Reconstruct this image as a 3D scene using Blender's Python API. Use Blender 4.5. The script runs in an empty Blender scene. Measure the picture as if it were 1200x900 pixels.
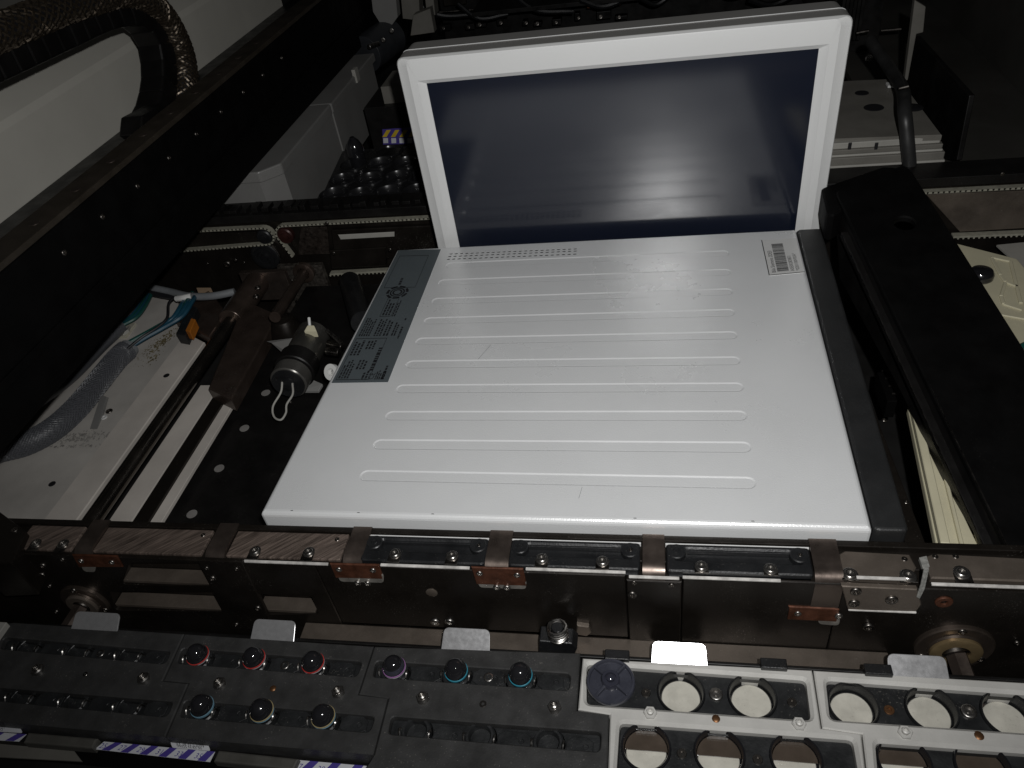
import bpy, bmesh, math, random
from mathutils import Vector, Matrix
from mathutils.geometry import delaunay_2d_cdt
random.seed(7)
R = math.radians
scene = bpy.context.scene
C = scene.collection

# ------------------------------------------------------------------ camera
CAM = Vector((0, 0, .4))
F = 890.0                                   # focal length in pixels of the 1200x900 photograph
_x = Vector((4757, -46, -890)).normalized()
_y = Vector((159, -773, 890)); _y -= _x * _x.dot(_y); _y.normalize()
_z = _x.cross(_y)
RIGHT = Vector((_x.x, _y.x, _z.x)); DOWN = Vector((_x.y, _y.y, _z.y)); FWD = Vector((_x.z, _y.z, _z.z))
cd = bpy.data.cameras.new('camera'); cam = bpy.data.objects.new('camera', cd); C.objects.link(cam)
cd.sensor_width = 36; cd.lens = F / 1200 * 36; cd.clip_start = .01; cd.clip_end = 50
m3 = Matrix((RIGHT, -DOWN, -FWD)).transposed()
cam.matrix_world = Matrix.Translation(CAM) @ m3.to_4x4()
scene.camera = cam
# ------------------------------------------------------------------ light: the phone's flash beside the lens, dim ambient
w = bpy.data.worlds.new('World'); scene.world = w; w.use_nodes = True
bg = w.node_tree.nodes['Background']; bg.inputs[0].default_value = (1, .97, .93, 1); bg.inputs[1].default_value = .007
ld = bpy.data.lights.new('flash', 'SPOT'); flash = bpy.data.objects.new('flash', ld); C.objects.link(flash)
ld.energy = 14.1; ld.spot_size = R(126); ld.spot_blend = 1.0; ld.shadow_soft_size = .006; ld.color = (1, .995, .985)
fl = CAM - DOWN * .032 + RIGHT * .030 - FWD * .05
flash.matrix_world = Matrix.Translation(fl) @ ((FWD * 1.0 - DOWN * .24 + RIGHT * .06).to_track_quat('-Z', 'Y')).to_matrix().to_4x4()
vs = scene.view_settings
vs.view_transform = 'Standard'; vs.look = 'None'; vs.exposure = 0; vs.gamma = 1; vs.use_curve_mapping = False
scene.render.resolution_x = 1024; scene.render.resolution_y = 768

# ------------------------------------------------------------------ measuring helpers: where a sight line meets a real plane
def ray(x, y): return RIGHT * (x - 600) + DOWN * (y - 450) + FWD * F
def plane(x, y, p0, n):
    d = ray(x, y); return CAM + d * ((p0 - CAM).dot(n) / d.dot(n))
def U(x, y, z=0): return plane(x, y, Vector((0, 0, z)), Vector((0, 0, 1)))
def V(x, y, Y): return plane(x, y, Vector((0, Y, 0)), Vector((0, 1, 0)))
def W(x, y, X): return plane(x, y, Vector((X, 0, 0)), Vector((1, 0, 0)))

# ------------------------------------------------------------------ materials
def mat(name, col, rough=.5, metal=0, var=.15, scale=40, bump=0, bscale=300, coat=0, rvar=.12, stretch=None, spec=.5, dust=0, emit=None):
    m = bpy.data.materials.new(name); m.use_nodes = True
    nt = m.node_tree; N = nt.nodes; L = nt.links; b = N['Principled BSDF']
    tc = N.new('ShaderNodeTexCoord'); mp = N.new('ShaderNodeMapping'); L.new(tc.outputs['Object'], mp.inputs[0])
    if stretch: mp.vector_type = 'TEXTURE'; mp.inputs['Scale'].default_value = stretch[0]; mp.inputs['Rotation'].default_value = stretch[1]
    n = N.new('ShaderNodeTexNoise'); n.inputs['Scale'].default_value = scale; n.inputs['Detail'].default_value = 6; n.inputs['Roughness'].default_value = .6
    L.new(mp.outputs[0], n.inputs['Vector'])
    cr = N.new('ShaderNodeMapRange'); cr.inputs[3].default_value = 1 - var; cr.inputs[4].default_value = 1 + var
    cr.inputs[1].default_value = .3; cr.inputs[2].default_value = .7
    L.new(n.outputs[0], cr.inputs[0])
    mx = N.new('ShaderNodeMix'); mx.data_type = 'RGBA'; mx.blend_type = 'MULTIPLY'; mx.inputs[0].default_value = 1
    mx.inputs[6].default_value = (*col, 1); L.new(cr.outputs[0], mx.inputs[7])
    out = mx.outputs[2]
    if dust:                                # pale specks of dust and scuffs
        n3 = N.new('ShaderNodeTexNoise'); n3.inputs['Scale'].default_value = 900; n3.inputs['Detail'].default_value = 2
        L.new(tc.outputs['Object'], n3.inputs['Vector'])
        n4 = N.new('ShaderNodeTexNoise'); n4.inputs['Scale'].default_value = 30; L.new(tc.outputs['Object'], n4.inputs['Vector'])
        ad = N.new('ShaderNodeMath'); ad.operation = 'ADD'; L.new(n3.outputs[0], ad.inputs[0])
        sc = N.new('ShaderNodeMath'); sc.operation = 'MULTIPLY'; sc.inputs[1].default_value = .35; L.new(n4.outputs[0], sc.inputs[0]); L.new(sc.outputs[0], ad.inputs[1])
        mr = N.new('ShaderNodeMapRange'); mr.inputs[1].default_value = .86; mr.inputs[2].default_value = .98; mr.inputs[3].default_value = 0; mr.inputs[4].default_value = dust
        L.new(ad.outputs[0], mr.inputs[0])
        m2 = N.new('ShaderNodeMix'); m2.data_type = 'RGBA'; L.new(mr.outputs[0], m2.inputs[0]); L.new(out, m2.inputs[6]); m2.inputs[7].default_value = (.3, .28, .25, 1)
        out = m2.outputs[2]
    L.new(out, b.inputs['Base Color'])
    rr = N.new('ShaderNodeMapRange'); rr.inputs[1].default_value = .3; rr.inputs[2].default_value = .7
    rr.inputs[3].default_value = max(.02, rough - rvar); rr.inputs[4].default_value = min(1, rough + rvar)
    L.new(n.outputs[0], rr.inputs[0]); L.new(rr.outputs[0], b.inputs['Roughness'])
    b.inputs['Metallic'].default_value = metal
    b.inputs['Specular IOR Level'].default_value = spec
    if coat: b.inputs['Coat Weight'].default_value = coat; b.inputs['Coat Roughness'].default_value = .06
    if bump:
        n2 = N.new('ShaderNodeTexNoise'); n2.inputs['Scale'].default_value = bscale; n2.inputs['Detail'].default_value = 3
        L.new(mp.outputs[0], n2.inputs['Vector'])
        bp = N.new('ShaderNodeBump'); bp.inputs['Strength'].default_value = bump; bp.inputs['Distance'].default_value = .001
        L.new(n2.outputs[0], bp.inputs['Height']); L.new(bp.outputs[0], b.inputs['Normal'])
    return m
def brushed(name, col, rough, metal, angle, var=.45):
    return mat(name, col, rough, metal, var=var, scale=60, stretch=((1.2, .085, 1), (0, 0, angle)), bump=.2, bscale=90, rvar=.15)

M_WHITE = mat('white_powder_coat', (.75, .76, .765), .30, 0, .035, 9, bump=.12, bscale=900, rvar=.06, spec=1.0)
M_WHITE.node_tree.nodes['Principled BSDF'].inputs['IOR'].default_value = 1.85
M_BEZEL = mat('white_plastic', (.72, .725, .72), .45, 0, .015, 5, bump=.04, bscale=1200, rvar=.05)
M_SHELL = mat('grey_plastic', (.25, .245, .235), .5, 0, .03, 8, rvar=.05)
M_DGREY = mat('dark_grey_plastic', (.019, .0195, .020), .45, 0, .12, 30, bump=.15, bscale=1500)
M_SCREEN = mat('display_glass', (.0045, .0075, .019), .45, 0, .05, 3, rvar=.02, spec=.25, coat=1.0)
M_SCREEN.node_tree.nodes['Principled BSDF'].inputs['Coat IOR'].default_value = 1.68; M_SCREEN.node_tree.nodes['Principled BSDF'].inputs['Coat Roughness'].default_value = .12
M_LABEL = mat('label_film', (.088, .104, .112), .42, 0, .04, 10, rvar=.04)
M_INK = mat('black_ink', (.012, .012, .014), .5, 0, .05, 10)
M_STICK = mat('white_sticker', (.66, .66, .65), .35, 0, .02, 10)
M_PAPER = mat('label_paper', (.62, .63, .66), .4, 0, .06, 60)
M_VIOLET = mat('violet_print', (.07, .05, .27), .4, 0, .06, 60)
M_YELLOW = mat('yellow_print', (.60, .43, .03), .4, 0, .08, 60)
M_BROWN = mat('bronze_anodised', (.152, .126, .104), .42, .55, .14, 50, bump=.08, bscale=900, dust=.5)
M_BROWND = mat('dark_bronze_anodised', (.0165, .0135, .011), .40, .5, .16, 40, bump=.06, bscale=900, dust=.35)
M_BRUSH = brushed('brushed_bronze', (.20, .155, .13), .42, .55, R(40), .6)
M_COPPER = mat('copper_plate', (.105, .040, .022), .42, .5, .45, 120, bump=.12, bscale=500)
M_STRAP = mat('bronze_strap', (.15, .12, .103), .36, .85, .14, 60, bump=.05)
M_STEEL = mat('screw_steel', (.40, .385, .365), .33, 1, .2, 200)
M_STEELD = mat('dark_steel', (.20, .185, .17), .33, 1, .2, 120)
M_RUST = mat('brass_rust', (.19, .095, .045), .45, .8, .5, 400)
M_BLACK = mat('black_anodised', (.0075, .007, .0068), .42, .1, .2, 40, bump=.04, dust=.10, spec=.35)
M_BLACKP = mat('black_moulded_plastic', (.011, .0115, .0125), .38, 0, .2, 50, bump=.15, bscale=700, dust=.25)
M_MAG = mat('black_magazine', (.036, .0358, .0355), .52, 0, .22, 60, bump=.12, bscale=800, dust=.35, spec=.4)
M_MAGIN = mat('black_insert', (.017, .018, .019), .42, 0, .25, 80, bump=.2, bscale=600, dust=.3)
M_SILVER = mat('cast_aluminium', (.58, .57, .54), .50, .15, .07, 30, bump=.08, bscale=700, dust=.15)
M_TAB = mat('sheet_steel', (.62, .62, .63), .27, .72, .06, 300, rvar=.03)
M_DISC = mat('ivory_disc', (.58, .56, .49), .30, 0, .16, 70, dust=.5)
M_GLASS = mat('smoked_lens', (.075, .058, .045), .16, 0, .15, 90, coat=.8)
M_GLOSS = mat('glossy_black', (.012, .012, .014), .13, 0, .2, 90, coat=1.0)
M_LENSN = mat('grey_lens', (.014, .014, .016), .08, .0, .2, 60, coat=.6)
M_NOZZ = mat('smoked_nozzle', (.035, .036, .05), .12, 0, .2, 90, coat=.9)
M_FLOORP = mat('grey_floor_paint', (.50, .475, .44), .55, .0, .16, 14, bump=.06, dust=.3)
M_FLOORL = mat('light_floor_paint', (.56, .52, .475), .5, 0, .12, 18, bump=.06, dust=.2)
M_COVER = mat('cover_paint', (.66, .64, .575), .5, 0, .04, 10, bump=.05)
M_GUARD = mat('guard_paint', (.20, .197, .19), .45, 0, .06, 14)
M_BELT = mat('belt_rubber', (.30, .29, .235), .6, 0, .18, 150)
M_CREAM = mat('cream_plastic', (.60, .56, .40), .45, 0, .06, 25, bump=.05)
M_SLEEVE = mat('braided_sleeve', (.085, .088, .097), .45, 0, .3, 700)
M_SLEEVED = mat('sleeve_core', (.058, .060, .066), .5, 0, .3, 300)
M_BRAID = mat('braided_hose', (.085, .068, .05), .34, .7, .4, 300)
M_BLUE = mat('blue_wire', (.010, .058, .095), .4, 0, .1, 60)
M_TEAL = mat('teal_wire', (.008, .065, .055), .4, 0, .1, 60)
M_GREYC = mat('grey_cable', (.19, .20, .21), .45, 0, .1, 60)
M_ORANGE = mat('orange_plastic', (.36, .12, .015), .4, 0, .1, 60)
M_BRK = mat('matt_black_sheet', (.0026, .0025, .0025), .6, 0, .2, 40, bump=.04, spec=.10, dust=.02)
M_DARK = mat('dark_machine_paint', (.012, .0115, .011), .6, 0, .25, 20)
M_WALL = mat('dark_wall_paint', (.045, .043, .038), .55, 0, .15, 8, bump=.05)
M_BOX = mat('warm_grey_box', (.16, .152, .135), .5, 0, .1, 30, dust=.3)
M_BOXL = mat('pale_grey_box', (.36, .35, .32), .5, 0, .08, 30)
M_GREYR = mat('grey_ring', (.25, .25, .26), .35, 0, .1, 90)
M_RED = mat('red_ring', (.42, .035, .03), .35, 0, .1, 90)
M_PINK = mat('violet_ring', (.27, .12, .30), .35, 0, .1, 90)
M_CYAN = mat('teal_ring', (.03, .22, .30), .35, 0, .1, 90)
M_PALE = mat('pale_blue_ring', (.13, .24, .31), .35, 0, .1, 90)
M_SAND = mat('sand_ring', (.33, .27, .14), .35, 0, .1, 90)
M_WHITEP = mat('white_nylon', (.70, .70, .68), .4, 0, .05, 40)

# ------------------------------------------------------------------ mesh helpers
def link(name, verts, faces, m, parent=None, smooth=False, bev=0, seg=2, auto=False):
    me = bpy.data.meshes.new(name); me.from_pydata([tuple(v) for v in verts], [], faces)
    bm = bmesh.new(); bm.from_mesh(me); bmesh.ops.recalc_face_normals(bm, faces=bm.faces); bm.to_mesh(me); bm.free()
    me.materials.append(m)
    o = bpy.data.objects.new(name, me); C.objects.link(o)
    if smooth: me.polygons.foreach_set('use_smooth', [True] * len(me.polygons))
    if auto: me.set_sharp_from_angle(angle=R(35))
    if bev:
        b = o.modifiers.new('bevel', 'BEVEL'); b.width = bev; b.segments = seg; b.limit_method = 'ANGLE'; b.angle_limit = R(40)
    if parent: adopt(o, parent)
    return o
def adopt(o, p):
    o.parent = p
    if p.parent is None: o.matrix_parent_inverse = Matrix.Translation(p.location).inverted()   # parts are modelled in world units
def thing(name, loc, label, cat, group=None):
    o = bpy.data.objects.new(name, None); C.objects.link(o); o.location = loc; o.empty_display_size = .01
    return tag(o, label, cat, group)
def tag(o, label, cat, group=None):
    o['label'] = label; o['category'] = cat; o['kind'] = 'thing'
    if group: o['group'] = group
    return o
def struct(o): o['kind'] = 'structure'; return o
def box(name, a, b, m, parent=None, bev=.0006):
    x0, y0, z0 = (min(a[i], b[i]) for i in range(3)); x1, y1, z1 = (max(a[i], b[i]) for i in range(3))
    v = [(x0,y0,z0),(x1,y0,z0),(x1,y1,z0),(x0,y1,z0),(x0,y0,z1),(x1,y0,z1),(x1,y1,z1),(x0,y1,z1)]
    f = [(0,3,2,1),(4,5,6,7),(0,1,5,4),(1,2,6,5),(2,3,7,6),(3,0,4,7)]
    return link(name, v, f, m, parent, bev=bev)
def prism(name, pts, vec, m, parent=None, bev=.0006):
    vec = Vector(vec); n = len(pts)
    v = [Vector(p) for p in pts] + [Vector(p) + vec for p in pts]
    f = [tuple(range(n)), tuple(range(2*n-1, n-1, -1))] + [(i, i+n, (i+1) % n+n, (i+1) % n) for i in range(n)]
    return link(name, v, f, m, parent, bev=bev)
def frame(d):
    d = Vector(d).normalized(); a = Vector((0,0,1)) if abs(d.z) < .9 else Vector((1,0,0))
    u = a.cross(d).normalized(); return u, d.cross(u), d
def lathe(name, prof, loc, axis, m, parent=None, seg=24, smooth=True):
    u, v_, d = frame(axis); loc = Vector(loc); v = []; f = []
    for r, h in prof:
        for k in range(seg):
            a = 2*math.pi*k/seg; v.append(loc + d*h + (u*math.cos(a) + v_*math.sin(a))*r)
    for i in range(len(prof)-1):
        for k in range(seg):
            k2 = (k+1) % seg; f.append((i*seg+k, i*seg+k2, (i+1)*seg+k2, (i+1)*seg+k))
    f.append(tuple(range(seg-1, -1, -1))); f.append(tuple((len(prof)-1)*seg+k for k in range(seg)))
    return link(name, v, f, m, parent, smooth=smooth, auto=True)
def cyl(name, a, b, r, m, parent=None, seg=20, c=.0004):
    a = Vector(a); b = Vector(b); L = (b-a).length
    return lathe(name, [(r-c, 0), (r, c), (r, L-c), (r-c, L)], a, b-a, m, parent, seg)
def spline(pts, n=8):
    pts = [Vector(p) for p in pts]; P = [pts[0]*2-pts[1]] + pts + [pts[-1]*2-pts[-2]]; out = []
    for i in range(1, len(P)-2):
        for k in range(n):
            t = k/n; a, b, c, d = P[i-1:i+3]
            out.append(.5*((2*b)+(c-a)*t+(2*a-5*b+4*c-d)*t*t+(3*b-a-3*c+d)*t**3))
    return out + [pts[-1]]
def tube(name, pts, r, m, parent=None, seg=10, n=8, smooth=True, rr=None):
    P = spline(pts, n) if n else [Vector(p) for p in pts]; v = []; f = []
    u = None
    for i, p in enumerate(P):
        d = (P[min(i+1, len(P)-1)] - P[max(i-1, 0)]).normalized()
        if u is None: u = frame(d)[0]
        u = (u - d*u.dot(d)).normalized(); q = d.cross(u)
        rad = r * (rr(i/(len(P)-1)) if rr else 1)
        for k in range(seg):
            a = 2*math.pi*k/seg; v.append(p + (u*math.cos(a) + q*math.sin(a))*rad)
    for i in range(len(P)-1):
        for k in range(seg):
            k2 = (k+1) % seg; f.append((i*seg+k, i*seg+k2, (i+1)*seg+k2, (i+1)*seg+k))
    f.append(tuple(range(seg-1, -1, -1))); f.append(tuple((len(P)-1)*seg+k for k in range(seg)))
    return link(name, v, f, m, parent, smooth=smooth, auto=True)
def area(p): return sum(p[i][0]*p[(i+1) % len(p)][1]-p[(i+1) % len(p)][0]*p[i][1] for i in range(len(p)))/2
def ccw(p): p = [Vector(q[:2]) for q in p]; return p if area(p) > 0 else p[::-1]
def offset(p, d):                           # p ccw; d > 0 shrinks
    out = []; n = len(p)
    for i in range(n):
        a, b, c = p[i-1], p[i], p[(i+1) % n]
        e1 = (b-a).normalized(); e2 = (c-b).normalized()
        n1 = Vector((-e1.y, e1.x)); n2 = Vector((-e2.y, e2.x)); s = n1+n2
        k = 2/max(s.length_squared, .6); out.append(b + s*d*k*.5*1.0 if False else b + s*(d/max(1+n1.dot(n2), .3)))
    return out
def rounded(p, r, n=4):
    p = ccw(p); out = []; N = len(p)
    for i in range(N):
        a, b, c = p[i-1], p[i], p[(i+1) % N]
        e1 = (a-b); e2 = (c-b); ang = e1.angle(e2)
        t = min(r/math.tan(ang/2), e1.length*.48, e2.length*.48); e1.normalize(); e2.normalize()
        A = b+e1*t; B = b+e2*t
        for k in range(n+1):
            s = k/n; out.append(A*(1-s)**2 + b*2*s*(1-s) + B*s*s)
    return out
def inside(p, poly):
    x, y = p; c = False; n = len(poly)
    for i in range(n):
        a, b = poly[i], poly[i-1]
        if (a[1] > y) != (b[1] > y) and x < (b[0]-a[0])*(y-a[1])/(b[1]-a[1])+a[0]: c = not c
    return c
def plate(name, outer, holes, z, th, m, parent=None, ch=.0006, steps=1, hch=None, toW=None, bottom=True, floor=False, hth=None):
    """flat plate with real openings; toW maps (a, b, height) to the world (default: horizontal, height = z)"""
    toW = toW or (lambda a, b, h: Vector((a, b, h)))
    outer = ccw(outer); holes = [ccw(h) for h in holes]; hch = ch if hch is None else hch
    rings = []                              # (poly, z) from the top face outwards
    for s in range(steps+1):
        a = math.pi/2*s/steps if steps > 1 else (0 if s == 0 else math.pi/2)
        rings.append((offset(outer, ch*(1-math.sin(a))) if ch else outer, z-ch*(1-math.cos(a)) if ch else z))
        if not ch: break
    rings.append((outer, z-th))
    top = rings[0][0]; htop = [offset(h, -hch) if hch else h for h in holes]
    pts = list(top); edges = [(i, (i+1) % len(top)) for i in range(len(top))]
    for h in htop:
        s = len(pts); pts += h; edges += [(s+i, s+(i+1) % len(h)) for i in range(len(h))]
    vv, _, ff = delaunay_2d_cdt(pts, edges, [], 0, 1e-7)[:3]
    keep = []
    for f in ff:
        c = sum((vv[i] for i in f), Vector((0, 0)))/len(f)
        if inside(c, top) and not any(inside(c, h) for h in htop): keep.append(f)
    v = [toW(p.x, p.y, z) for p in vv]; f = [tuple(q) for q in keep]
    def strip(A, B):
        n = len(A)
        for i in range(n): f.append((A[i], A[(i+1) % n], B[(i+1) % n], B[i]))
    def ring(poly, h):
        s = len(v); v.extend(toW(p.x, p.y, h) for p in poly); return list(range(s, s+len(poly)))
    prev = None
    for poly, h in rings:
        cur = ring(poly, h)
        if prev: strip(prev, cur)
        prev = cur
    if bottom and not holes: f.append(tuple(prev))
    for h, ht in zip(holes, htop):
        a = ring(ht, z)
        if hch: b = ring(h, z-hch); strip(a, b); a = b
        b = ring(h, z-(hth or th)); strip(a, b)
        if floor: f.append(tuple(b))
    me_bm = None
    o = link(name, v, f, m, parent)
    bm = bmesh.new(); bm.from_mesh(o.data); bmesh.ops.remove_doubles(bm, verts=bm.verts, dist=1e-7); bmesh.ops.recalc_face_normals(bm, faces=bm.faces)
    bm.to_mesh(o.data); bm.free()
    return o
def circle(c, r, n=24, ry=None): return [Vector((c[0]+r*math.cos(2*math.pi*k/n), c[1]+(ry or r)*math.sin(2*math.pi*k/n))) for k in range(n)]
def quads(name, rects, m, parent):          # thin flat print: list of 4-point quads
    v = []; f = []
    for q in rects: s = len(v); v += q; f.append(tuple(range(s, s+len(q))))
    return link(name, v, f, m, parent)
def text(name, s, o, ax, ay, size, m, parent, spacing=1.0):
    cu = bpy.data.curves.new(name, 'FONT'); cu.body = s; cu.size = 1; cu.resolution_u = 2; cu.space_character = spacing
    t = bpy.data.objects.new(name, cu); C.objects.link(t)
    me = bpy.data.meshes.new_from_object(t.evaluated_get(bpy.context.evaluated_depsgraph_get()))
    bpy.data.objects.remove(t)
    ax = Vector(ax).normalized()*size; ay = Vector(ay).normalized()*size; o = Vector(o)
    for q in me.vertices: q.co = o + ax*q.co.x + ay*q.co.y
    me.materials.clear(); me.materials.append(m)
    ob = bpy.data.objects.new(name, me); C.objects.link(ob)
    if parent: adopt(ob, parent)
    return ob
# screws share one mesh for each kind
_screw = {}
def screw(loc, axis, r, parent, kind='socket', m=None, name='screw'):
    m = m or M_STEEL; key = (kind, m.name)
    if key not in _screw:
        if kind == 'socket':   prof = [(1.05,-.3),(1.05,.12),(.95,.26),(.86,.30),(.56,.30),(.50,-.02),(.22,-.04),(.18,.12),(.01,.14)]
        elif kind == 'washer': prof = [(1.45,-.1),(1.45,.14),(1.30,.2),(1.05,.17),(1,.38),(.90,.46),(.55,.46),(.50,.14),(.01,.12)]
        elif kind == 'nut':    prof = [(1,-.2),(1,.62),(.86,.8),(.62,.8),(.6,.6),(.52,.6),(.5,1.1),(.3,1.2),(.28,.8),(.01,.78)]
        elif kind == 'flat':   prof = [(1,-.2),(1,.1),(.9,.2),(.45,.2),(.4,-.1),(.01,-.1)]
        elif kind == 'rivet':  prof = [(1,-.2),(1,.2),(.75,.42),(.35,.5),(.01,.5)]
        elif kind == 'hole':   prof = [(1.0,-.02),(1.0,.05),(.86,.05),(.8,-.0),(.01,-.0)]
        o = lathe(name, prof, (0,0,0), (0,0,1), m, None, seg=6 if False else (12 if kind != 'nut' else 12))
        if kind == 'nut':                   # six flats
            me = o.data
            for q in me.vertices:
                rad = math.hypot(q.co.x, q.co.y)
                if rad > .8:
                    a = math.atan2(q.co.y, q.co.x); k = (a % (math.pi/3))-math.pi/6
                    q.co.x *= .9/math.cos(k); q.co.y *= .9/math.cos(k)
        _screw[key] = o.data; bpy.data.objects.remove(o)
    o = bpy.data.objects.new(name, _screw[key]); C.objects.link(o)
    q = Vector(axis).to_track_quat('Z', 'Y'); adopt(o, parent)
    o.rotation_mode = 'QUATERNION'; o.rotation_quaternion = q; o.location = loc; o.scale = (r, r, r)
    return o
UP = Vector((0,0,1)); FRONT = Vector((0,-1,0))

# ================================================================== setting
struct(box('machine_floor', (-1.6, -.1, -.17), (1.4, 2.6, -.16), M_DARK, bev=0))
struct(box('rear_wall', (-1.6, 2.3, -.16), (1.4, 2.34, 1.2), M_DARK, bev=0))

# ================================================================== flat white computer housing
Zp = 0.0
BL, BR, TR, TL = U(304,601), U(1023,620), U(933,268), U(465,292)
DB, DT = U(1066,621), U(962.5,266.5)
hs = thing('computer_housing', (-.07, .5, -.035), 'flat white ribbed computer housing with rating label lying across the rails', 'computer')
ribs = [((522,311),(855,296.5)),((513.5,331),(857,318.5)),((505.5,353),(859,341.5)),((496.5,376),(861.5,366)),((487,400),(864.5,392.5)),
        ((475.5,427),(868,422.5)),((464,455.5),(872,453.5)),((451.5,487),(876,487)),((437,520.5),(881,524)),((421.5,557),(886.5,566))]
def pill(a, b, r, n=8):
    a = Vector(a[:2]); b = Vector(b[:2]); d = (b-a).normalized(); q = Vector((-d.y, d.x)); a = a+d*r; b = b-d*r; out = []
    for k in range(n+1): t = -math.pi/2+math.pi*k/n; out.append(b+d*math.cos(t)*r+q*math.sin(t)*r)
    for k in range(n+1): t = math.pi/2+math.pi*k/n; out.append(a+d*math.cos(t)*r+q*math.sin(t)*r)
    return out
rib_polys = []
for a, b in ribs:
    A = U(*a); B = U(*b); rib_polys.append(pill(A, B, .0056))
vents = []
for row, (x0, y0, x1, y1) in enumerate([(528.5,297.5,674,291.5),(527,300.5,674,294),(525.5,303.7,673.5,297.6)]):
    A = U(x0, y0); B = U(x1, y1); d = (B-A); e = d.normalized()
    for k in range(24):
        p = A+d*(k/23); vents.append(pill(p-e*.0020, p+e*.0020, .00115, 3))
tp = plate('top_panel', rounded([BL, BR, TR, TL], .002, 2), rib_polys+vents, Zp, .034, M_WHITE, hs, ch=.0038, steps=4, hch=0, hth=.0004)
# cut away wall depth below openings: ribs are shallow pressed beads with their own floors
for pl_ in rib_polys:
    p = ccw(pl_); inner = offset(p, .0012); n = len(p); v = [Vector((q.x, q.y, Zp)) for q in p]+[Vector((q.x, q.y, Zp-.0006)) for q in inner]
    f = [(i, (i+1) % n, n+(i+1) % n, n+i) for i in range(n)]+[tuple(range(n, 2*n))]
    o = link('pressed_bead', v, f, M_WHITE, hs)
va, vb_ = U(519,308), U(681,288)
box('vent_backing', (va.x, min(va.y,vb_.y)+.001, -.0062), (vb_.x, max(va.y,vb_.y)-.0008, -.0052), M_INK, hs, bev=0)  # black sheet added so the vent slots look dark inside
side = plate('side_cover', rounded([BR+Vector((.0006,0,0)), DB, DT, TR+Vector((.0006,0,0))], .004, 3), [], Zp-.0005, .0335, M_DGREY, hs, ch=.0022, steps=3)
a, b = U(938.5,295.5), U(967,294.5)
quads('seam', [[a+Vector((0,.0002,.0001)), b+Vector((0,.0002,.0001)), b+Vector((0,-.0002,.0001)), a+Vector((0,-.0002,.0001))]], M_INK, side)
# rating label film
LTL, LTR, LBR, LBL = (U(467,293.2,.0004), U(516.5,292,.0004), U(454.5,447.5,.0004), U(388.5,448.5,.0004))
lab = plate('rating_label', [LTL, LTR, LBR, LBL], [], .0004, .0004, M_LABEL, hs, ch=0)
def LP(s, t, h=.0006): p = (LTL*(1-s)+LTR*s)*(1-t)+(LBL*(1-s)+LBR*s)*t; return Vector((p.x, p.y, h))
def lrect(s0, t0, s1, t1): return [LP(s0,t0), LP(s1,t0), LP(s1,t1), LP(s0,t1)]
def lframe(s0, t0, s1, t1, w=.009, wt=.0035):
    return [lrect(s0,t0,s1,t0+wt), lrect(s0,t1-wt,s1,t1), lrect(s0,t0+wt,s0+w,t1-wt), lrect(s1-w,t0+wt,s1,t1-wt)]
ink = lframe(.10,.055,.78,.335)+lframe(.30,.415,.54,.56)+lframe(.05,.715,.05+.6,.985)
rnd = random.Random(3)
def words(s0, s1, t0, t1, n, fill=.62, gap=.3):      # columns of tiny print reading up the label
    wd = (s1-s0)/n
    for i in range(n):
        t = t1
        end = t0+(t1-t0)*rnd.uniform(0, .35)
        while t > end:
            ln = rnd.uniform(.006, .02); ink.append(lrect(s0+i*wd, max(t-ln, t0), s0+i*wd+wd*fill, t)); t -= ln+rnd.uniform(.003, .006)
words(.38,.47,.255,.31,1); words(.34,.52,.43,.55,3); words(.55,.63,.43,.56,2)
words(.07,.30,.57,.70,5); words(.36,.52,.58,.70,3); words(.54,.66,.56,.70,2); words(.70,.80,.60,.70,2); words(.84,.9,.61,.72,1); words(.84,.89,.575,.59,1)
words(.08,.28,.73,.83,3); words(.08,.28,.86,.975,4); words(.32,.50,.73,.79,3); words(.32,.50,.86,.92,3); words(.58,.68,.72,.93,1); words(.50,.62,.93,.985,2); words(.74,.92,.93,.985,5); words(.86,.92,.90,.985,1)
quads('print', ink, M_INK, lab)
sc_ = LP(.44,.372)
for r0, r1 in ((.0115,.0088),(.0078,.0062),(.0052,.0034)):
    A = circle(sc_, r0, 28); B = circle(sc_, r1, 28)
    quads('seal', [[Vector((*A[i], .0006)), Vector((*A[(i+1) % 28], .0006)), Vector((*B[(i+1) % 28], .0006)), Vector((*B[i], .0006))] for i in range(28) if r0 < .01 or i % 4 != 3], M_INK, lab)
text('mark', 'CE', LP(.72,.985), LP(.72,.5)-LP(.72,.985), LP(.4,.7)-LP(.72,.7), .0075, M_INK, lab)
# bar code sticker
S0, S1, S2, S3 = U(892,281.5,.0004), U(933,279,.0004), U(943,319,.0004), U(901,323,.0004)
st = plate('barcode_sticker', rounded([S0,S1,S2,S3], .001, 2), [], .0004, .0004, M_STICK, hs, ch=0)
def SP(s, t): p = (S0*(1-s)+S1*s)*(1-t)+(S3*(1-s)+S2*s)*t; return Vector((p.x, p.y, .0006))
rnd = random.Random(5); bars = [[SP(.0,0), SP(.025,0), SP(.025,1), SP(0,1)], [SP(.0,.985), SP(1,.985), SP(1,1), SP(0,1)]]
t = .14
while t < .92:
    wv = rnd.choice((.008,.012,.02)); bars.append([SP(.26,t), SP(.58,t), SP(.58,t+wv), SP(.26,t+wv)]); t += wv+rnd.choice((.006,.009,.013))
quads('barcode', bars, M_INK, st)
ux = SP(.2,0)-SP(.2,1); uy = SP(0,.5)-SP(1,.5)
text('lettering', 'Bila Siemens 2DE3', SP(.215,.94), ux, uy, .0052, M_INK, st)
text('lettering', 'A5E00283851', SP(.73,.94), ux, uy, .0048, M_INK, st)
text('lettering', '*0201100V02A*', SP(.88,.94), ux, uy, .0046, M_INK, st)
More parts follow.
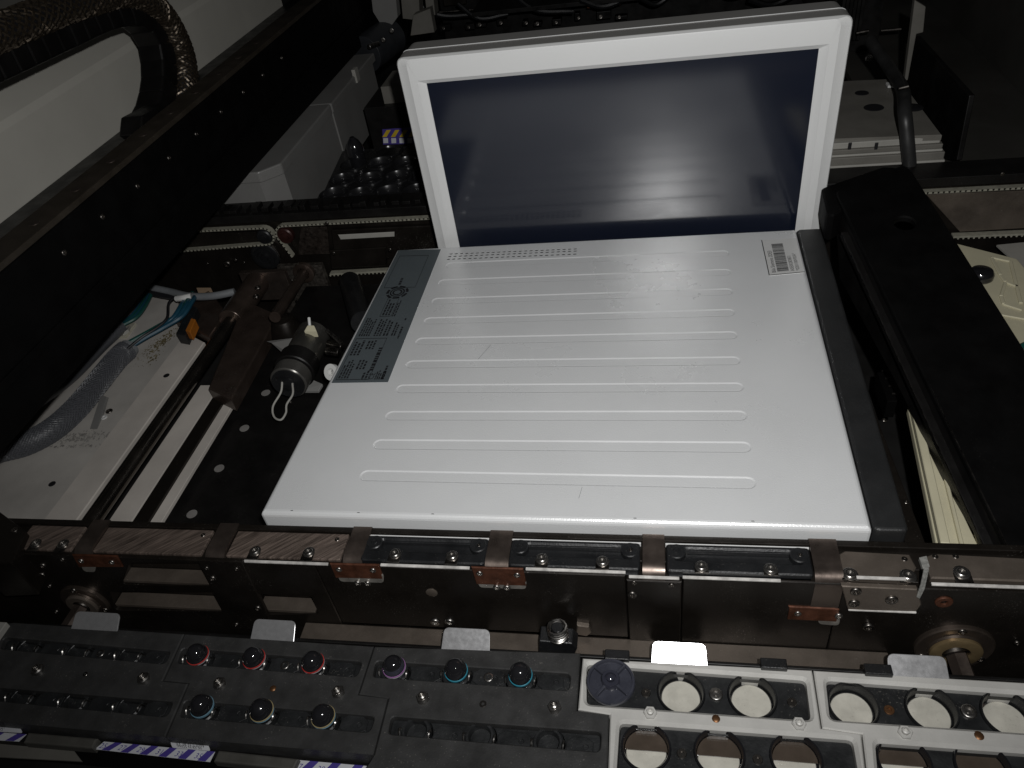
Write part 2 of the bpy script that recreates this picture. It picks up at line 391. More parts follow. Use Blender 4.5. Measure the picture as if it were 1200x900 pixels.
# scratches near the middle
a, b = U(575,404,.0002), U(560,421,.0002)
quads('scratch', [[a, a+Vector((.0003,0,0)), b+Vector((.0003,0,0)), b]], M_LABEL, hs)
a, b = U(682,571,.0002), U(678,584,.0002)
quads('scratch', [[a, a+Vector((.0002,0,0)), b+Vector((.0002,0,0)), b]], M_LABEL, hs)
for x, y in ((340,598.5),(418,601),(505,602.5),(742,607.5),(880,611)):
    a = U(x, y, .0002); quads('chip', [[a, a+Vector((.0025,0,0)), a+Vector((.0018,.0006,0)), a+Vector((.0004,.0005,0))]], M_DGREY, hs)

# ================================================================== monitor
A = U(509,290)+Vector((0,.012,0)); B = U(957,268)+Vector((0,.012,0))
mu = (B-A); mw = mu.length; mu.normalize(); n0 = mu.cross(UP); ta = R(-1.5)
mup = UP*math.cos(ta)-n0*math.sin(ta); mn = mu.cross(mup)        # mn points to the viewer
u0, u1, w0, w1 = -.0012, .3987, -.036, .1945
mon = thing('monitor', A+mu*.2+mup*w0, 'white framed flat monitor with dark blank screen standing behind the housing', 'monitor')
def mloop(ix, iyb, iyt, depth, r, n=5):
    p = rounded([Vector((u0+ix, w0+iyb)), Vector((u1-ix, w0+iyb)), Vector((u1-ix, w1-iyt)), Vector((u0+ix, w1-iyt))], max(r, .0003), n)
    return [A+mu*q.x+mup*q.y-mn*depth for q in p]
def loft(name, loops, m, parent, cap0=False, cap1=False, sharp=30):
    n = len(loops[0]); v = [p for l in loops for p in l]; f = []
    for i in range(len(loops)-1):
        for k in range(n): f.append((i*n+k, i*n+(k+1) % n, (i+1)*n+(k+1) % n, (i+1)*n+k))
    if cap0: f.append(tuple(range(n-1,-1,-1)))
    if cap1: f.append(tuple((len(loops)-1)*n+k for k in range(n)))
    o = link(name, v, f, m, parent, smooth=True); o.data.set_sharp_from_angle(angle=R(sharp)); return o
loft('frame_side', [mloop(.0008,.0008,.0008,.022,.008), mloop(0.0001,0.0001,0.0001,.021,.008), mloop(0.0001,.0001,.0001,.0046,.008)], M_SHELL, mon)
loft('edge_highlight', [mloop(.0012,.0012,-.0001,.0235,.008), mloop(.0008,.0008,-.0006,.0226,.008), mloop(.0008,.0008,-.0001,.0220,.008)], M_BEZEL, mon)  # pale ring draws the highlight along the frame's rear edge
bz = loft('bezel', [mloop(0,0,0,.0046,.008), mloop(0,0,0,.0042,.008), mloop(.0009,.0009,.0004,.0028,.008), mloop(.0095,.004,.0013,.0004,.006), mloop(.0100,.006,.0026,0,.005),
            mloop(.0172,.016,.0212,0,.001), mloop(.0178,.017,.0218,.0006,.001), mloop(.0245,.024,.0255,.0038,.0008), mloop(.0247,.0242,.0257,.006,.0006)], M_BEZEL, mon, sharp=24)
loft('back_cover', [mloop(.0025,.0025,.0014,.0232,.008), mloop(.001,.001,.0006,.024,.009), mloop(.002,.002,.0012,.048,.009), mloop(.012,.012,.010,.060,.012)], M_SHELL, mon, cap1=True)
loft('display', [mloop(.0240,.0240,.0252,.0045,.0006), mloop(.0240,.0240,.0252,.0065,.0006)], M_SCREEN, mon, cap0=True, cap1=True)

# ================================================================== front conveyor rail
YF, YL, ZR = .2935, .3235, -.010
XA, XB = -.56, .42
rail = thing('conveyor_rail', (-.1, .308, -.16), 'dark bronze front conveyor rail with black blocks, straps and copper brackets', 'conveyor rail')
def xr(px, z=ZR, Y=.308):
    y = 632+.035*(px-300)
    for _ in range(6):
        p = U(px, y, z); y += (p.y-Y)*1300
    return U(px, y, z).x
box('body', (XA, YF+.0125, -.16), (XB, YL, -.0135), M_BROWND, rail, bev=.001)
box('rear_lip', (XA, YL-.0042, -.0133), (XB, YL+.0006, -.0088), M_BROWND, rail, bev=.0006)
def face(name, pts, m, out=0, th=.012, holes=(), parent=None, ch=.0006):     # plate on the rail's front face, pixel outline
    toW = lambda a, b, h: Vector((a, YF-h, b))
    q = [V(x, y, YF-out) for x, y in pts]; hh = [[(p.x, p.z) for p in (V(x, y, YF-out) for x, y in h)] for h in holes]
    return plate(name, [(p.x, p.z) for p in q], hh, out, th, m, parent or rail, ch=ch, toW=toW)
def fx(px, py): return V(px, py, YF).x
# front face plates (left milled plate with pockets, then the middle and right plates)
def fplate(x0, x1, z0, z1, m, holes=(), out=0, th=.012, name='front_plate'):
    toW = lambda a, b, h: Vector((a, YF-h, b))
    hh = [[(p.x, p.z) for p in (V(x, y, YF-out) for x, y in h)] for h in holes]
    return plate(name, [(x0,z0),(x1,z0),(x1,z1),(x0,z1)], [rounded(h, .003, 3) for h in hh], out, th, m, rail, ch=.0007, toW=toW)
pk1 = [(143,685),(248,686),(242,660),(151,660)]; pk2 = [(136,715),(262,716),(256,694),(128,694)]; pk3 = [(303,720),(373,719),(364,698),(297,697)]
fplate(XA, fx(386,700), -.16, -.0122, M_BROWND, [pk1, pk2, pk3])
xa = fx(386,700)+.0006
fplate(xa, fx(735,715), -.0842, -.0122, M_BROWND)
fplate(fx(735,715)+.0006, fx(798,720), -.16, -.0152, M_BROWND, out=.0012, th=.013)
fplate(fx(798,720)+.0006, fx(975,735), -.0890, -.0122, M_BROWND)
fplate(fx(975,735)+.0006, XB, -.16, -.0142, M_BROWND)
lathe('plug', [(.0042,-.001),(.0042,.0006),(.0036,.0009),(.0001,.0009)], V(506,694,YF), FRONT, M_BROWN, rail, seg=20)
for hl in (pk1, pk2, pk3):                  # bare bronze floors of the milled pockets
    q = [V(x, y, YF) for x, y in hl]; zb2 = max(q[0].z, q[1].z)+.0012
    box('pocket_floor', (q[0].x+.0025, YF+.0006, zb2-.003), (q[1].x-.0025, YF+.0122, zb2), M_BROWN, rail, bev=.0003)
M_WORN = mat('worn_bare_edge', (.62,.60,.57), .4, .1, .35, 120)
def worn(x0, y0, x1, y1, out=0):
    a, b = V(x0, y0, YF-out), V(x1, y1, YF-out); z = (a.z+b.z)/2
    box('edge_wear_highlight', (a.x, YF-out-.0003, z-.0006), (b.x, YF-out+.0016, z+.0006), M_WORN, rail, bev=.0002)
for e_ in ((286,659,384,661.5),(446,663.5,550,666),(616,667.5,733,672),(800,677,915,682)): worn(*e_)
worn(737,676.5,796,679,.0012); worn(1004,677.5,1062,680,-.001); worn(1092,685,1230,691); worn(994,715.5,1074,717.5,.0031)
# bright worn edge strips along the top of the front plates
# slanted overlay plate
face('overlay_plate', [(231,656.5),(283,658.5),(322,738),(270,738)], M_BROWND, .0028, .0028)
# top covers
def cover(px0, px1, m, name='cover_plate', y0=.2965, y1=.3188, z=ZR, th=.003):
    return box(name, (xr(px0), y0, z-th), (xr(px1), y1, z), m, rail, bev=.0007)
cover(28, 92, M_BRUSH); cover(118, 243, M_BRUSH); cover(272, 404, M_BRUSH)
def strap(px, wpx, pxt=None, m=M_STRAP, low=-.0195, wide=None):
    x0, x1 = xr(px-wpx/2), xr(px+wpx/2); prof = [(YL+.0004, ZR+.0022), (.3015, ZR+.0022)]
    for k in range(1, 7): a = k*R(15); prof.append((.3015-.0085*math.sin(a), ZR+.0022-.0085*(1-math.cos(a))))
    prof.append((.2930, low)); inner = [(y+.0022, z-.0022) for y, z in prof]; inner[0] = (YL+.0004, ZR); inner[-1] = (.2950, low)
    n = len(prof); v = []; f = []
    for x in (x0, x1):
        v += [Vector((x, y, z)) for y, z in prof]+[Vector((x, y, z)) for y, z in inner]
    for i in range(n-1):
        f += [(i, i+1, 2*n+i+1, 2*n+i), (n+i, 3*n+i, 3*n+i+1, n+i+1), (i, n+i, n+i+1, i+1), (2*n+i, 2*n+i+1, 3*n+i+1, 3*n+i)]
    f += [(0, 2*n, 3*n, n), (n-1, 2*n-1, 4*n-1, 3*n-1)]
    return link('strap', v, f, m, rail, smooth=True, auto=True)
for px, wd in ((108,20),(260,22),(419,22),(585,27),(766,26)): strap(px, wd)
strap(968, 33, low=-.052)
box('strap_foot', V(925,710,YF-.0001)+Vector((0,-.0012,0)), V(980,727,YF-.0001)+Vector((0,.0,0)), M_COPPER, rail)
# black moulded blocks
def block(px0, px1):
    x0, x1 = xr(px0), xr(px1); y0, y1 = .2958, .3170
    o = plate('black_block', rounded([(x0,y0),(x1,y0),(x1,y1),(x0,y1)], .0025, 3),
              [rounded([(x0+.006,y0+.0085),(x1-.006,y0+.0085),(x1-.006,y0+.0105),(x1-.012,y1-.0035),(x0+.012,y1-.0035),(x0+.006,y0+.0105)], .003, 3)], ZR+.002, .0042, M_BLACKP, rail, ch=.0009, hch=.0012, floor=True)
    box('ridge', (x0+.010, y1-.0052, ZR-.002), (x1-.010, y1-.0036, ZR+.0012), M_BLACKP, o, bev=.0005)
    box('skirt', (x0+.001, y0-.0012, -.0135), (x1-.001, y0+.001, ZR-.0022), M_BLACKP, o, bev=.0004)
    for sx, s in ((x0+.0065, 1), (x1-.0065, -1)):
        lathe('boss', [(.0058,-.003),(.0058,.0008),(.0052,.0014),(.0022,.0014),(.002,.0002),(.0001,.0002)], (sx, y1-.0062, ZR+.0012), UP, M_BLACKP, o, seg=18)
    screw((x1-.006, y1-.0062, ZR+.0022), UP, .0013, o, 'flat', M_STEELD)
    return o
for p0, p1 in ((428,571),(598,750),(781,950)):
    block(p0, p1)
    x0, x1 = xr(p0-1), xr(p1+1); box('lit_edge_strip', (x0, .3174, -.013), (x1, .3186, ZR+.0004), M_STICK, rail, bev=.0003)  # white strip puts the lit edge behind each block into colour
# right end blocks
def topblock(pts, m=M_BROWN, z=ZR, th=.0042, name='end_block'):
    return plate(name, [U(x, y, z) for x, y in pts], [], z, th, m, rail, ch=.0009)
topblock([(984,676),(1066,680),(1074,664),(1066,649),(990,645),(983,649)])
topblock([(1091,677),(1290,684),(1290,658),(1094,648),(1083,652)])
face('end_lower_plate', [(986,687),(1075,691),(1080,709),(1074,717),(994,715)], M_BROWN, .003, .003)
# worn grey tape between the end blocks
M_TAPE = mat('worn_tape', (.24,.24,.225), .5, 0, .35, 300, bump=.3, bscale=500)
prism('tape', [U(1077,653,ZR+.0002), U(1086,651,ZR+.0002), U(1090,664,ZR+.0002), U(1082,667,ZR+.0002)], (0,0,-.003), M_TAPE, rail, bev=.0004)
prism('tape', [V(1083,667,YF-.002), V(1089,667,YF-.002), V(1084,690,YF-.0032), V(1078,702,YF-.0034), V(1074,700,YF-.0034), V(1079,686,YF-.0032)], (0,.0012,0), M_TAPE, rail, bev=.0003)
# screws on the top
def tscrew(x, y, r=.0026, kind='washer', z=ZR+.0003, m=None):
    p = U(x, y, z); tabm = M_STEELD
    box('screw_seat', (p.x-r*1.5, .2945, z-.0009), (p.x+r*1.5, p.y, z-.0001), tabm, rail, bev=.0003)
    return screw(p, UP, r, rail, kind, m or M_STEEL)
for x, y in ((42,637),(74,637.5),(299,646),(362,647)): tscrew(x, y, .0030)
for x, y in ((463,649),(530,651.5),(635,655),(706,658),(822,664),(903,667)): tscrew(x, y, .0029, z=ZR+.0024)
for x, y in ((996,673),(1064,675),(1127,671)): tscrew(x, y, .0033, z=ZR+.0004)
for x, y in ((1060,655),(1096,652),(1120,652),(458-63,632),(238,627),(47,613)): screw(U(x, y, ZR+.0002), UP, .0018, rail, 'flat', M_STEELD)
# copper brackets with lower lips
M_LIP = mat('bare_lip', (.34,.32,.29), .38, .6, .25, 120)
def copper(pts, lip, s_up, s_low):
    o = face('copper_bracket', pts, M_COPPER, .0012, .0012)
    q = [V(x, y, YF-.0018) for x, y in lip]; toW = lambda a, b, h: Vector((a, YF-h, b))
    plate('lip', rounded([(p.x, p.z) for p in q], .003, 4), [], .0010, .0010, M_LIP, o, ch=.0004, toW=toW)
    for x, y in s_up: screw(V(x, y, YF-.0013), FRONT, .0022, o, 'socket', M_STEEL)
    for x, y in s_low: screw(V(x, y, YF-.002), FRONT, .0024, o, 'socket', M_STEEL)
copper([(84,650.5),(137,652),(144,665),(92,665)], [(93,662),(112,662),(110,672),(97,671)], ((95,657.5),(131,659)), ())
copper([(386,661),(444,662.5),(449,679),(393,677.5)], [(393,672),(449,674),(449,684.5),(398,683)], ((397,667.5),(437,668.5)), ((419,683.5),(430.5,684)))
copper([(552,665),(613,667),(617,687),(558,685)], [(557,680),(617,682),(616,692),(562,690)], ((562,672),(606,674)), ((582,688.5),(594,689)))
copper([(924,711),(979,713.5),(981,724),(926,722)], [(958,724),(985,726),(984,735),(960,733)], ((935,719),), ((983,722),))
for x, y, r in ((242,666,.0018),(277,667,.0018),(249,678,.0028),(302,713,.0028),(277,732,.002)): screw(V(x, y, YF-.003), FRONT, r, rail, 'socket', M_STEELD)
for x, y, r in ((510,729,.0036),(527,729,.0036)): screw(V(x, y, YF-.0002), FRONT, r, rail, 'socket', M_STEEL)
for x, y, r in ((743,683,.0018),(787,686,.0018),(741,697,.0032),(1003,693,.0032),(1001,707,.0032),(1018,735,.0034),(1045,703,.0036),(1192,754,.002)):
    screw(V(x, y, YF-.0034 if 990 < x < 1050 and y < 720 else YF-.0014), FRONT, r, rail, 'socket', M_STEELD)
for x, y, r in ((10,660,.003),(22,685,.0032),(50,663,.0028),(49,674,.0028),(58,687,.002),(73,656,.002),(12,690,.002),(66,717,.0022)): screw(V(x, y, YF-.0002), FRONT, r, rail, 'socket', M_STEELD)
screw(V(1106,705,YF-.0002), FRONT, .0052, rail, 'flat', M_COPPER, name='plug')
# left end column
prism('end_column', [U(-30,662,-.004), U(13,660,-.004), U(30,622,-.004), U(-5,596,-.004), U(-60,596,-.004)], (0,0,-.04), M_BROWND, rail, bev=.001)
screw(U(17,621,-.0038), UP, .0028, rail, 'flat', M_STEELD)
# flanges with hexagonal shafts
M_FLANGE = mat('flange_bronze', (.12,.095,.078), .34, .8, .15, 60)
def flange(px, py, r, m2, tip, rs, n=3):
    p = V(px, py, YF)
    o = lathe('flange', [(r,-.002),(r,.0022),(r*.96,.003),(r*.70,.003),(r*.68,.0045),(r*.36,.0045),(r*.34,.0010),(.0005,.0010)], p, FRONT, M_FLANGE, rail, seg=40)
    lathe('bearing_ring', [(r*.66,.0042),(r*.66,.0062),(r*.62,.0068),(r*.36,.0068),(r*.34,.004)], p, FRONT, m2, o, seg=36)
    for k in range(n):
        a = math.pi/2+k*2*math.pi/n; screw(p+Vector((math.cos(a)*r*.86, -.003, math.sin(a)*r*.86)), FRONT, .0026, o, 'socket', M_STEELD)
    t = Vector(tip); u, v_, d = frame(t-p)
    s = lathe('hex_shaft', [(rs,0),(rs,(t-p).length-.001),(rs*.85,(t-p).length)], p, t-p, M_STRAP, o, seg=6, smooth=False)
    lathe('shaft_collar', [(rs*1.3,0),(rs*1.3,.006),(rs*1.1,.0066)], p, t-p, M_STEELD, o, seg=20)
flange(1117,756,.0235, mat('tan_bearing', (.26,.19,.10), .4, .6, .15, 80), V(1119,760,YF)+Vector((.006,-.060,-.012)), .0066)
flange(101,703,.0195, M_BROWN, V(101,703,YF)+Vector((-.010,-.060,-.010)), .0058)
# lower ledge between rail and magazines, spring tensioner
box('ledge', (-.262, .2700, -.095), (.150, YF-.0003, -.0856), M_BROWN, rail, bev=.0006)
sp = V(655,738,.283); 
blk = prism('tensioner_block', [V(634,733,.288), V(633,746,.288), V(640,757,.288), V(670,760,.288), V(678,742,.288), V(672,736,.288)], (0,-.012,0), M_BLACKP, rail, bev=.0008)
hel = []
for k in range(5*14+1):
    a = 2*math.pi*k/14; hel.append(Vector((sp.x+.0062*math.cos(a), .279+.0062*math.sin(a), sp.z-.002+.013*k/70)))
tube('spring', hel, .0009, M_STEEL, blk, seg=6, n=0)
cyl('spring_pin', (sp.x, .279, sp.z-.008), (sp.x, .279, sp.z+.010), .0040, M_BLACKP, blk)
face('tensioner_ear', [(676,733),(690,735),(693,742),(688,746),(675,744)], M_BROWN, .003, .003)
# machining chips on the ledge are left to the dust in the paint

# ================================================================== nozzle magazines (three black, two silver)
ZM = -.065
def mpx(pts, z=ZM): return [U(x, y, z) for x, y in pts]
GRP = 'nozzle magazines along the front'
def nut(x, y, par, r=.0043, z=ZM): screw(U(x, y, z), UP, r, par, 'nut', M_STEEL, name='nut')
def magazine(name, outline, slots, label, m):
    t = thing('nozzle_magazine', U(*outline[0], ZM)*1.0-Vector((0,0,.03)), label, 'nozzle magazine', GRP)
    p = plate('body', mpx(outline), [rounded(mpx(s), .0035, 4) for s in slots], ZM, .024, m, t, ch=.0008, hch=.0020 if m is M_SILVER else .0007)
    return t
def seat(t, x, y, r=.0078, z=ZM, m=M_MAGIN, clips=True, nozzle=False):
    """round well with two spring clips"""
    c = U(x, y, z-.004)
    lathe('seat', [(r*1.25,-.006),(r*1.25,-.0008),(r*1.12,0),(r*.95,0),(r*.88,-.001),(r*.84,-.005),(.0004,-.005)], c, UP, m, t, seg=24)
    if clips:
        for s in (-1, 1):
            q = c+Vector((s*r*1.20, -.0015, 0))
            tube('spring_clip', [q+Vector((0,.003,-.003)), q+Vector((s*.0006,.0016,.0016)), q+Vector((s*.0004,-.001,.0026)), q+Vector((0,-.0032,.0006))], .00075, M_STEEL, t, seg=6, n=4)
def insert(t, poly, z, m=M_MAGIN, holes=(), th=.004):
    return plate('insert', poly, holes, z, th, m, t, ch=.0004)
def wave_insert(t, slot, cs, z, rr=.0105):
    """the inlay of a slot: wide rounded bays about each nozzle seat, narrower webs between"""
    pts = ccw(rounded(mpx(slot), .0035, 4)); pts = offset(pts, .0006)
    holes = [circle(U(x, y, ZM)[:2], rr, 20) for x, y in cs]
    plate('insert', pts, holes, z, .003, M_MAGIN, t, ch=.0003)
    for i in range(len(cs)):                # pressed web plates between the seats
        x, y = cs[i]
        a = U(x, y, ZM); nx = U(*cs[i+1], ZM) if i+1 < len(cs) else a+(a-U(*cs[i-1], ZM))
        d = (nx-a); L = d.length; e = d.normalized(); q = Vector((-e.y, e.x, 0)); hw = .0056
        s0 = a+e*(rr+.0006); s1 = a+e*(L-rr-.0006)
        if i+1 == len(cs):
            xs = max(p.x for p in pts); s1 = a+e*min(L-rr, max(rr+.006, xs-a.x-.004))
        pl = [s0-q*hw*.55, s0+e*.004-q*hw, s1-e*.004-q*hw, s1-q*hw*.55, s1+q*hw*.55, s1-e*.004+q*hw, s0+e*.004+q*hw, s0+q*hw*.55]
        plate('web', [p[:2] for p in pl], [circle((s0+e*((s1-s0).length*.72))[:2], .0016, 10)], z+.0014, .0014, M_MAGIN, t, ch=.0003)
# -- magazine 1
sl = [[(4,746),(200,763),(194,778),(0,760)], [(-6,805),(203,822),(196,840),(-12,820)]]
t1 = magazine('m', [(16,729),(215.5,742.5),(190,797.5),(220,800.5),(193,863),(-40,842),(-40,738)], sl, 'black nozzle magazine at far left with all six seats empty', M_MAG)
rows = [[(32,757.5),(91,762),(152,766.5)], [(25,815.5),(87,821),(151,826.5)]]
for s, r_ in zip(sl, rows):
    wave_insert(t1, s, r_, ZM-.004)
    for x, y in r_: seat(t1, x, y)
screw(U(118,766,ZM-.003), UP, .0030, t1, 'socket'); nut(45,786,t1); nut(169,796,t1); screw(U(100,790,ZM), UP, .0018, t1, 'flat', M_STEELD)
# -- magazine 2
sl2 = [[(213,759),(425,775),(418,793),(207,777)], [(216,820),(440,839),(433,858),(210,840)]]
t2 = magazine('m', [(216.5,742.5),(437.5,757),(419,813.5),(454,817.5),(437,884),(194.5,863),(221.5,800),(192,797)], sl2, 'black nozzle magazine holding three red ringed and three pale ringed nozzles', M_MAG)
n2 = [[(232,771),(298,775),(367,780)], [(237,831),(307,836),(379,843)]]
for s, r_ in zip(sl2, n2):
    wave_insert(t2, s, r_, ZM-.004)
    for x, y in r_: seat(t2, x, y)
screw(U(334,780,ZM-.003), UP, .0032, t2, 'socket'); nut(258,802,t2); nut(397,812,t2); screw(U(320,807,ZM), UP, .0022, t2, 'rivet', M_RUST)
# -- magazine 3
sl3 = [[(440,774),(669,789),(667,809),(436,793)], [(458,839),(705,857),(703,881),(454,860)]]
t3 = magazine('m', [(438.8,757.2),(680,765),(675.5,832),(713.5,837),(711,930),(425,905),(438.5,884),(455.5,818),(420.5,813)], sl3, 'black nozzle magazine with violet and teal ringed nozzles and an empty lower row', M_MAG)
n3 = [[(462,786),(534.5,789),(610,794)], [(487,856),(562,862),(642,869)]]
for s, r_ in zip(sl3, n3):
    wave_insert(t3, s, r_, ZM-.004)
    for x, y in r_: seat(t3, x, y)
screw(U(572.5,794,ZM-.003), UP, .0034, t3, 'socket'); nut(496,819,t3); nut(650,830,t3); screw(U(566,825,ZM), UP, .0024, t3, 'flat', M_STEELD)
# -- nozzles standing in the seats
def nozzle(x, y, rings, label, r=.0077, body=None):
    body = body or M_GLOSS
    p = U(x, y, ZM); t = thing('suction_nozzle', p-Vector((0,0,.0085)), label, 'nozzle', 'nozzles standing in the black magazines')
    lathe('body', [(r*.7,-.0085),(r*.7,-.004),(r*.96,-.0035),(r*.98,.0018),(r*.93,.0030),(r*.86,.0042),(r*.70,.0064),(r*.52,.0078),(r*.42,.0081),(r*.38,.0074),(.0004,.0070)], p, UP, body, t, seg=28)
    lathe('lens', [(r*.80,.0040),(r*.80,.0058),(r*.66,.0074),(r*.50,.0086),(r*.30,.0092),(.0004,.0094)], p, UP, M_LENSN, t, seg=24)
    h = -.0012
    for m, hh in rings:
        lathe('color_ring', [(r*.97,h),(r*1.03,h+.0002),(r*1.03,h+hh-.0002),(r*.97,h+hh)], p, UP, m, t, seg=28); h += hh+.0003
for (x, y), l in zip(n2[0], ('next to the left seam', 'left of the slotted screw', 'right of the slotted screw')):
    nozzle(x, y-3, ((M_GREYR,.0007),(M_RED,.0011)), 'red ringed black nozzle in the top row, '+l)
for (x, y), rg, l in zip(n2[1], (((M_PALE,.0018),), ((M_PALE,.0008),(M_SAND,.0010)), ((M_PALE,.0009),(M_SAND,.0011))),
                         ('black nozzle with a wide pale blue ring, front row', 'sand and blue ringed nozzle in the middle of the front row', 'sand and blue ringed nozzle at the right of the front row')):
    nozzle(x, y-3, rg, l)
nozzle(n3[0][0][0], n3[0][0][1]-4, ((M_GREYR,.0007),(M_PINK,.0011)), 'smoky nozzle with a violet ring', body=M_NOZZ)
nozzle(n3[0][1][0], n3[0][1][1]-3, ((M_CYAN,.0016),), 'teal ringed black nozzle between violet nozzle and slotted screw')
nozzle(n3[0][2][0], n3[0][2][1]-3, ((M_CYAN,.0016),), 'teal ringed black nozzle nearest the silver magazines')

# -- silver magazines
def well(t, x, y, r=.0134, lens=False, z=ZM):
    c = U(x, y-1, z-.0034)
    lathe('well', [(r*1.10,-.0140),(r*1.10,.0004),(r*1.08,.0010),(r*1.03,.0010),(r*1.0,.0002),(r*.985,-.0100),(.0004,-.0100)], c, UP, M_GLOSS if lens else M_BLACKP, t, seg=40)
    lathe('disc', [(r*.90,-.0102),(r*.90,-.0086),(r*.87,-.0082),(r*.5,-.0077),(.0004,-.0074)], c, UP, M_DISC, t, seg=36)
    if lens:
        a = [Vector((r*.96*math.cos(k*math.pi/18), r*.96*math.sin(k*math.pi/18))) for k in range(19)]
        plate('lens', [(c.x+p.x, c.y+max(p.y, -.0004)) for p in a], [], c.z-.0050, .0009, M_GLASS, t, ch=.0002)
def silver(outline, slots, rows, lens, label):
    t = magazine('s', outline, slots, label, M_SILVER)
    for s, r_, ln in zip(slots, rows, lens):
        pts = offset(ccw(rounded(mpx(s), .0035, 4)), .0006)
        plate('insert', pts, [circle(U(x, y-1, ZM-.0034)[:2], .0149, 32) for x, y in r_ if inside(U(x, y, ZM)[:2], pts)], ZM-.0042, .004, M_MAGIN, t, ch=.0003)
        for x, y in r_: well(t, x, y, lens=ln)
    return t
sl4 = [[(687,777),(945,796),(951,843),(687,824)], [(726,846),(1000,866),(1010,925),(722,905)]]
t4 = silver([(683,771),(951.5,785),(962,853),(1009,859.5),(1018,940),(712,930),(715,837),(677.5,831)], sl4,
            [[(798,812),(881.5,817)], [(757,876),(843,883),(933,889)]], (False, True), 'silver nozzle magazine with a black cross disc and two ivory wells')
for x, y in ((757,812),(839,814),(928,823)): screw(U(x, y, ZM-.0038), UP, .0042 if x == 839 else .003, t4, 'socket' if x == 839 else 'flat', M_STEEL if x == 839 else M_STEELD)
for x, y in ((799,883),(888,890)): screw(U(x, y, ZM-.0038), UP, .003, t4, 'flat', M_STEELD)
screw(U(762,837,ZM-.0012), UP, .0041, t4, 'nut', M_SILVER, name='nut'); screw(U(936,850,ZM-.0012), UP, .0041, t4, 'nut', M_SILVER, name='nut'); screw(U(839,843,ZM-.0008), UP, .0028, t4, 'rivet', M_RUST)
sl5 = [[(968,796),(1230,815),(1236,860),(973,842)], [(1026,869),(1250,885),(1255,930),(1030,915)]]
t5 = silver([(953.5,785.2),(1260,803),(1260,940),(1020,935),(1011,860),(963.8,853)], sl5,
            [[(1000,827),(1092,832),(1182,838)], [(1060,893),(1152,899)]], (False, True), 'silver nozzle magazine at the right edge with three ivory wells')
for x, y in ((1042,832),(1135,834)): screw(U(x, y, ZM-.0038), UP, .0044 if x > 1100 else .003, t5, 'socket' if x > 1100 else 'flat', M_STEEL if x > 1100 else M_RUST)
screw(U(1060,860,ZM-.0012), UP, .0041, t5, 'nut', M_SILVER, name='nut'); screw(U(1147,863,ZM-.0009), UP, .0030, t5, 'rivet', M_RUST)
# black cross disc standing in the first seat
p = U(716,802,ZM); td = thing('disc_nozzle', p-Vector((0,0,.009)), 'large round dark nozzle disc with four spokes in the silver magazine', 'nozzle')
M_DISCN = mat('smoky_plastic', (.042,.044,.058), .3, 0, .2, 90, coat=.2)
r = .0155
lathe('base', [(r*.8,-.009),(r*.8,.001),(r,.002),(r,.0042),(r*.97,.005),(r*.88,.005),(r*.86,.0032),(r*.36,.0032),(r*.34,.0046),(.0004,.0046)], p, UP, M_DISCN, td, seg=40)
for k in range(4):
    a = R(45+90*k+6); e = Vector((math.cos(a), math.sin(a), 0)); q = Vector((-e.y, e.x, 0))*.0008
    prism('spoke', [p+e*r*.34+q+UP*.0066, p+e*r*.9+q+UP*.0058, p+e*r*.9-q+UP*.0058, p+e*r*.34-q+UP*.0066], (0,0,-.0035), M_DISCN, td, bev=.0002)
lathe('hub', [(r*.38,.003),(r*.38,.0075),(r*.34,.0085),(r*.24,.0085),(r*.22,.0075),(.0004,.0070)], p, UP, M_NOZZ, td, seg=28)
lathe('tip', [(r*.19,.006),(r*.18,.0095),(r*.10,.0105),(.0004,.0106)], p, UP, M_NOZZ, td, seg=20)
# -- release tabs behind the magazines: small bright steel tongues, all tilted alike
tc_ = Vector((.014,.2655,-.058)); TABH = ((CAM-tc_).normalized()+(fl-tc_).normalized()).normalized(); TABUP = TABH.cross(Vector((1,0,0))).normalized(); TABUP *= 1 if TABUP.y > 0 else -1
tabs = [((82,737),(138,738),.0,'dull steel release tab beside the left hex shaft'),((293,747),(345,748),0,'dull steel release tab behind the red ringed nozzles'),
        ((517,757),(574,760),0,'steel release tab behind the teal ringed nozzles'),((763,774),(829.5,778),0,'brightly gleaming release tab behind the first silver magazine'),((1041,791),(1113,794),0,'steel release tab beside the right hex shaft')]
for a, b, _, l in tabs:
    P0 = U(*a, ZM+.0005); P1 = U(*b, ZM+.0005); P1.y = P0.y = (P0.y+P1.y)/2+.0006
    c = (P0+P1)/2; tgt = Vector((.0, -.0, 0))
    e = Vector((1,0,0)); upv = TABUP
    hw = (P1-P0).length/2; hh = .0112
    pts2 = rounded([(-hw,-.0036),(hw,-.0036),(hw*.95,hh),(-hw*.95,hh)], .0036, 5); pts2 = [Vector((math.copysign(hw, q.x), -.0036)) if q.y < 0 else q for q in pts2]; pts2 = [q for k, q in enumerate(pts2) if (q-pts2[k-1]).length > 1e-6]
    pts2 = [Vector((q.x, q.y+(.0016*(1-(q.x/hw)**2) if q.y > hh*.5 else 0))) for q in pts2]
    nrm = e.cross(upv)
    o = prism('release_tab', [c+e*q.x+upv*q.y for q in pts2], -nrm*.0012, M_TAB, None, bev=.0003)
    tag(o, l, 'tab', 'steel release tabs')
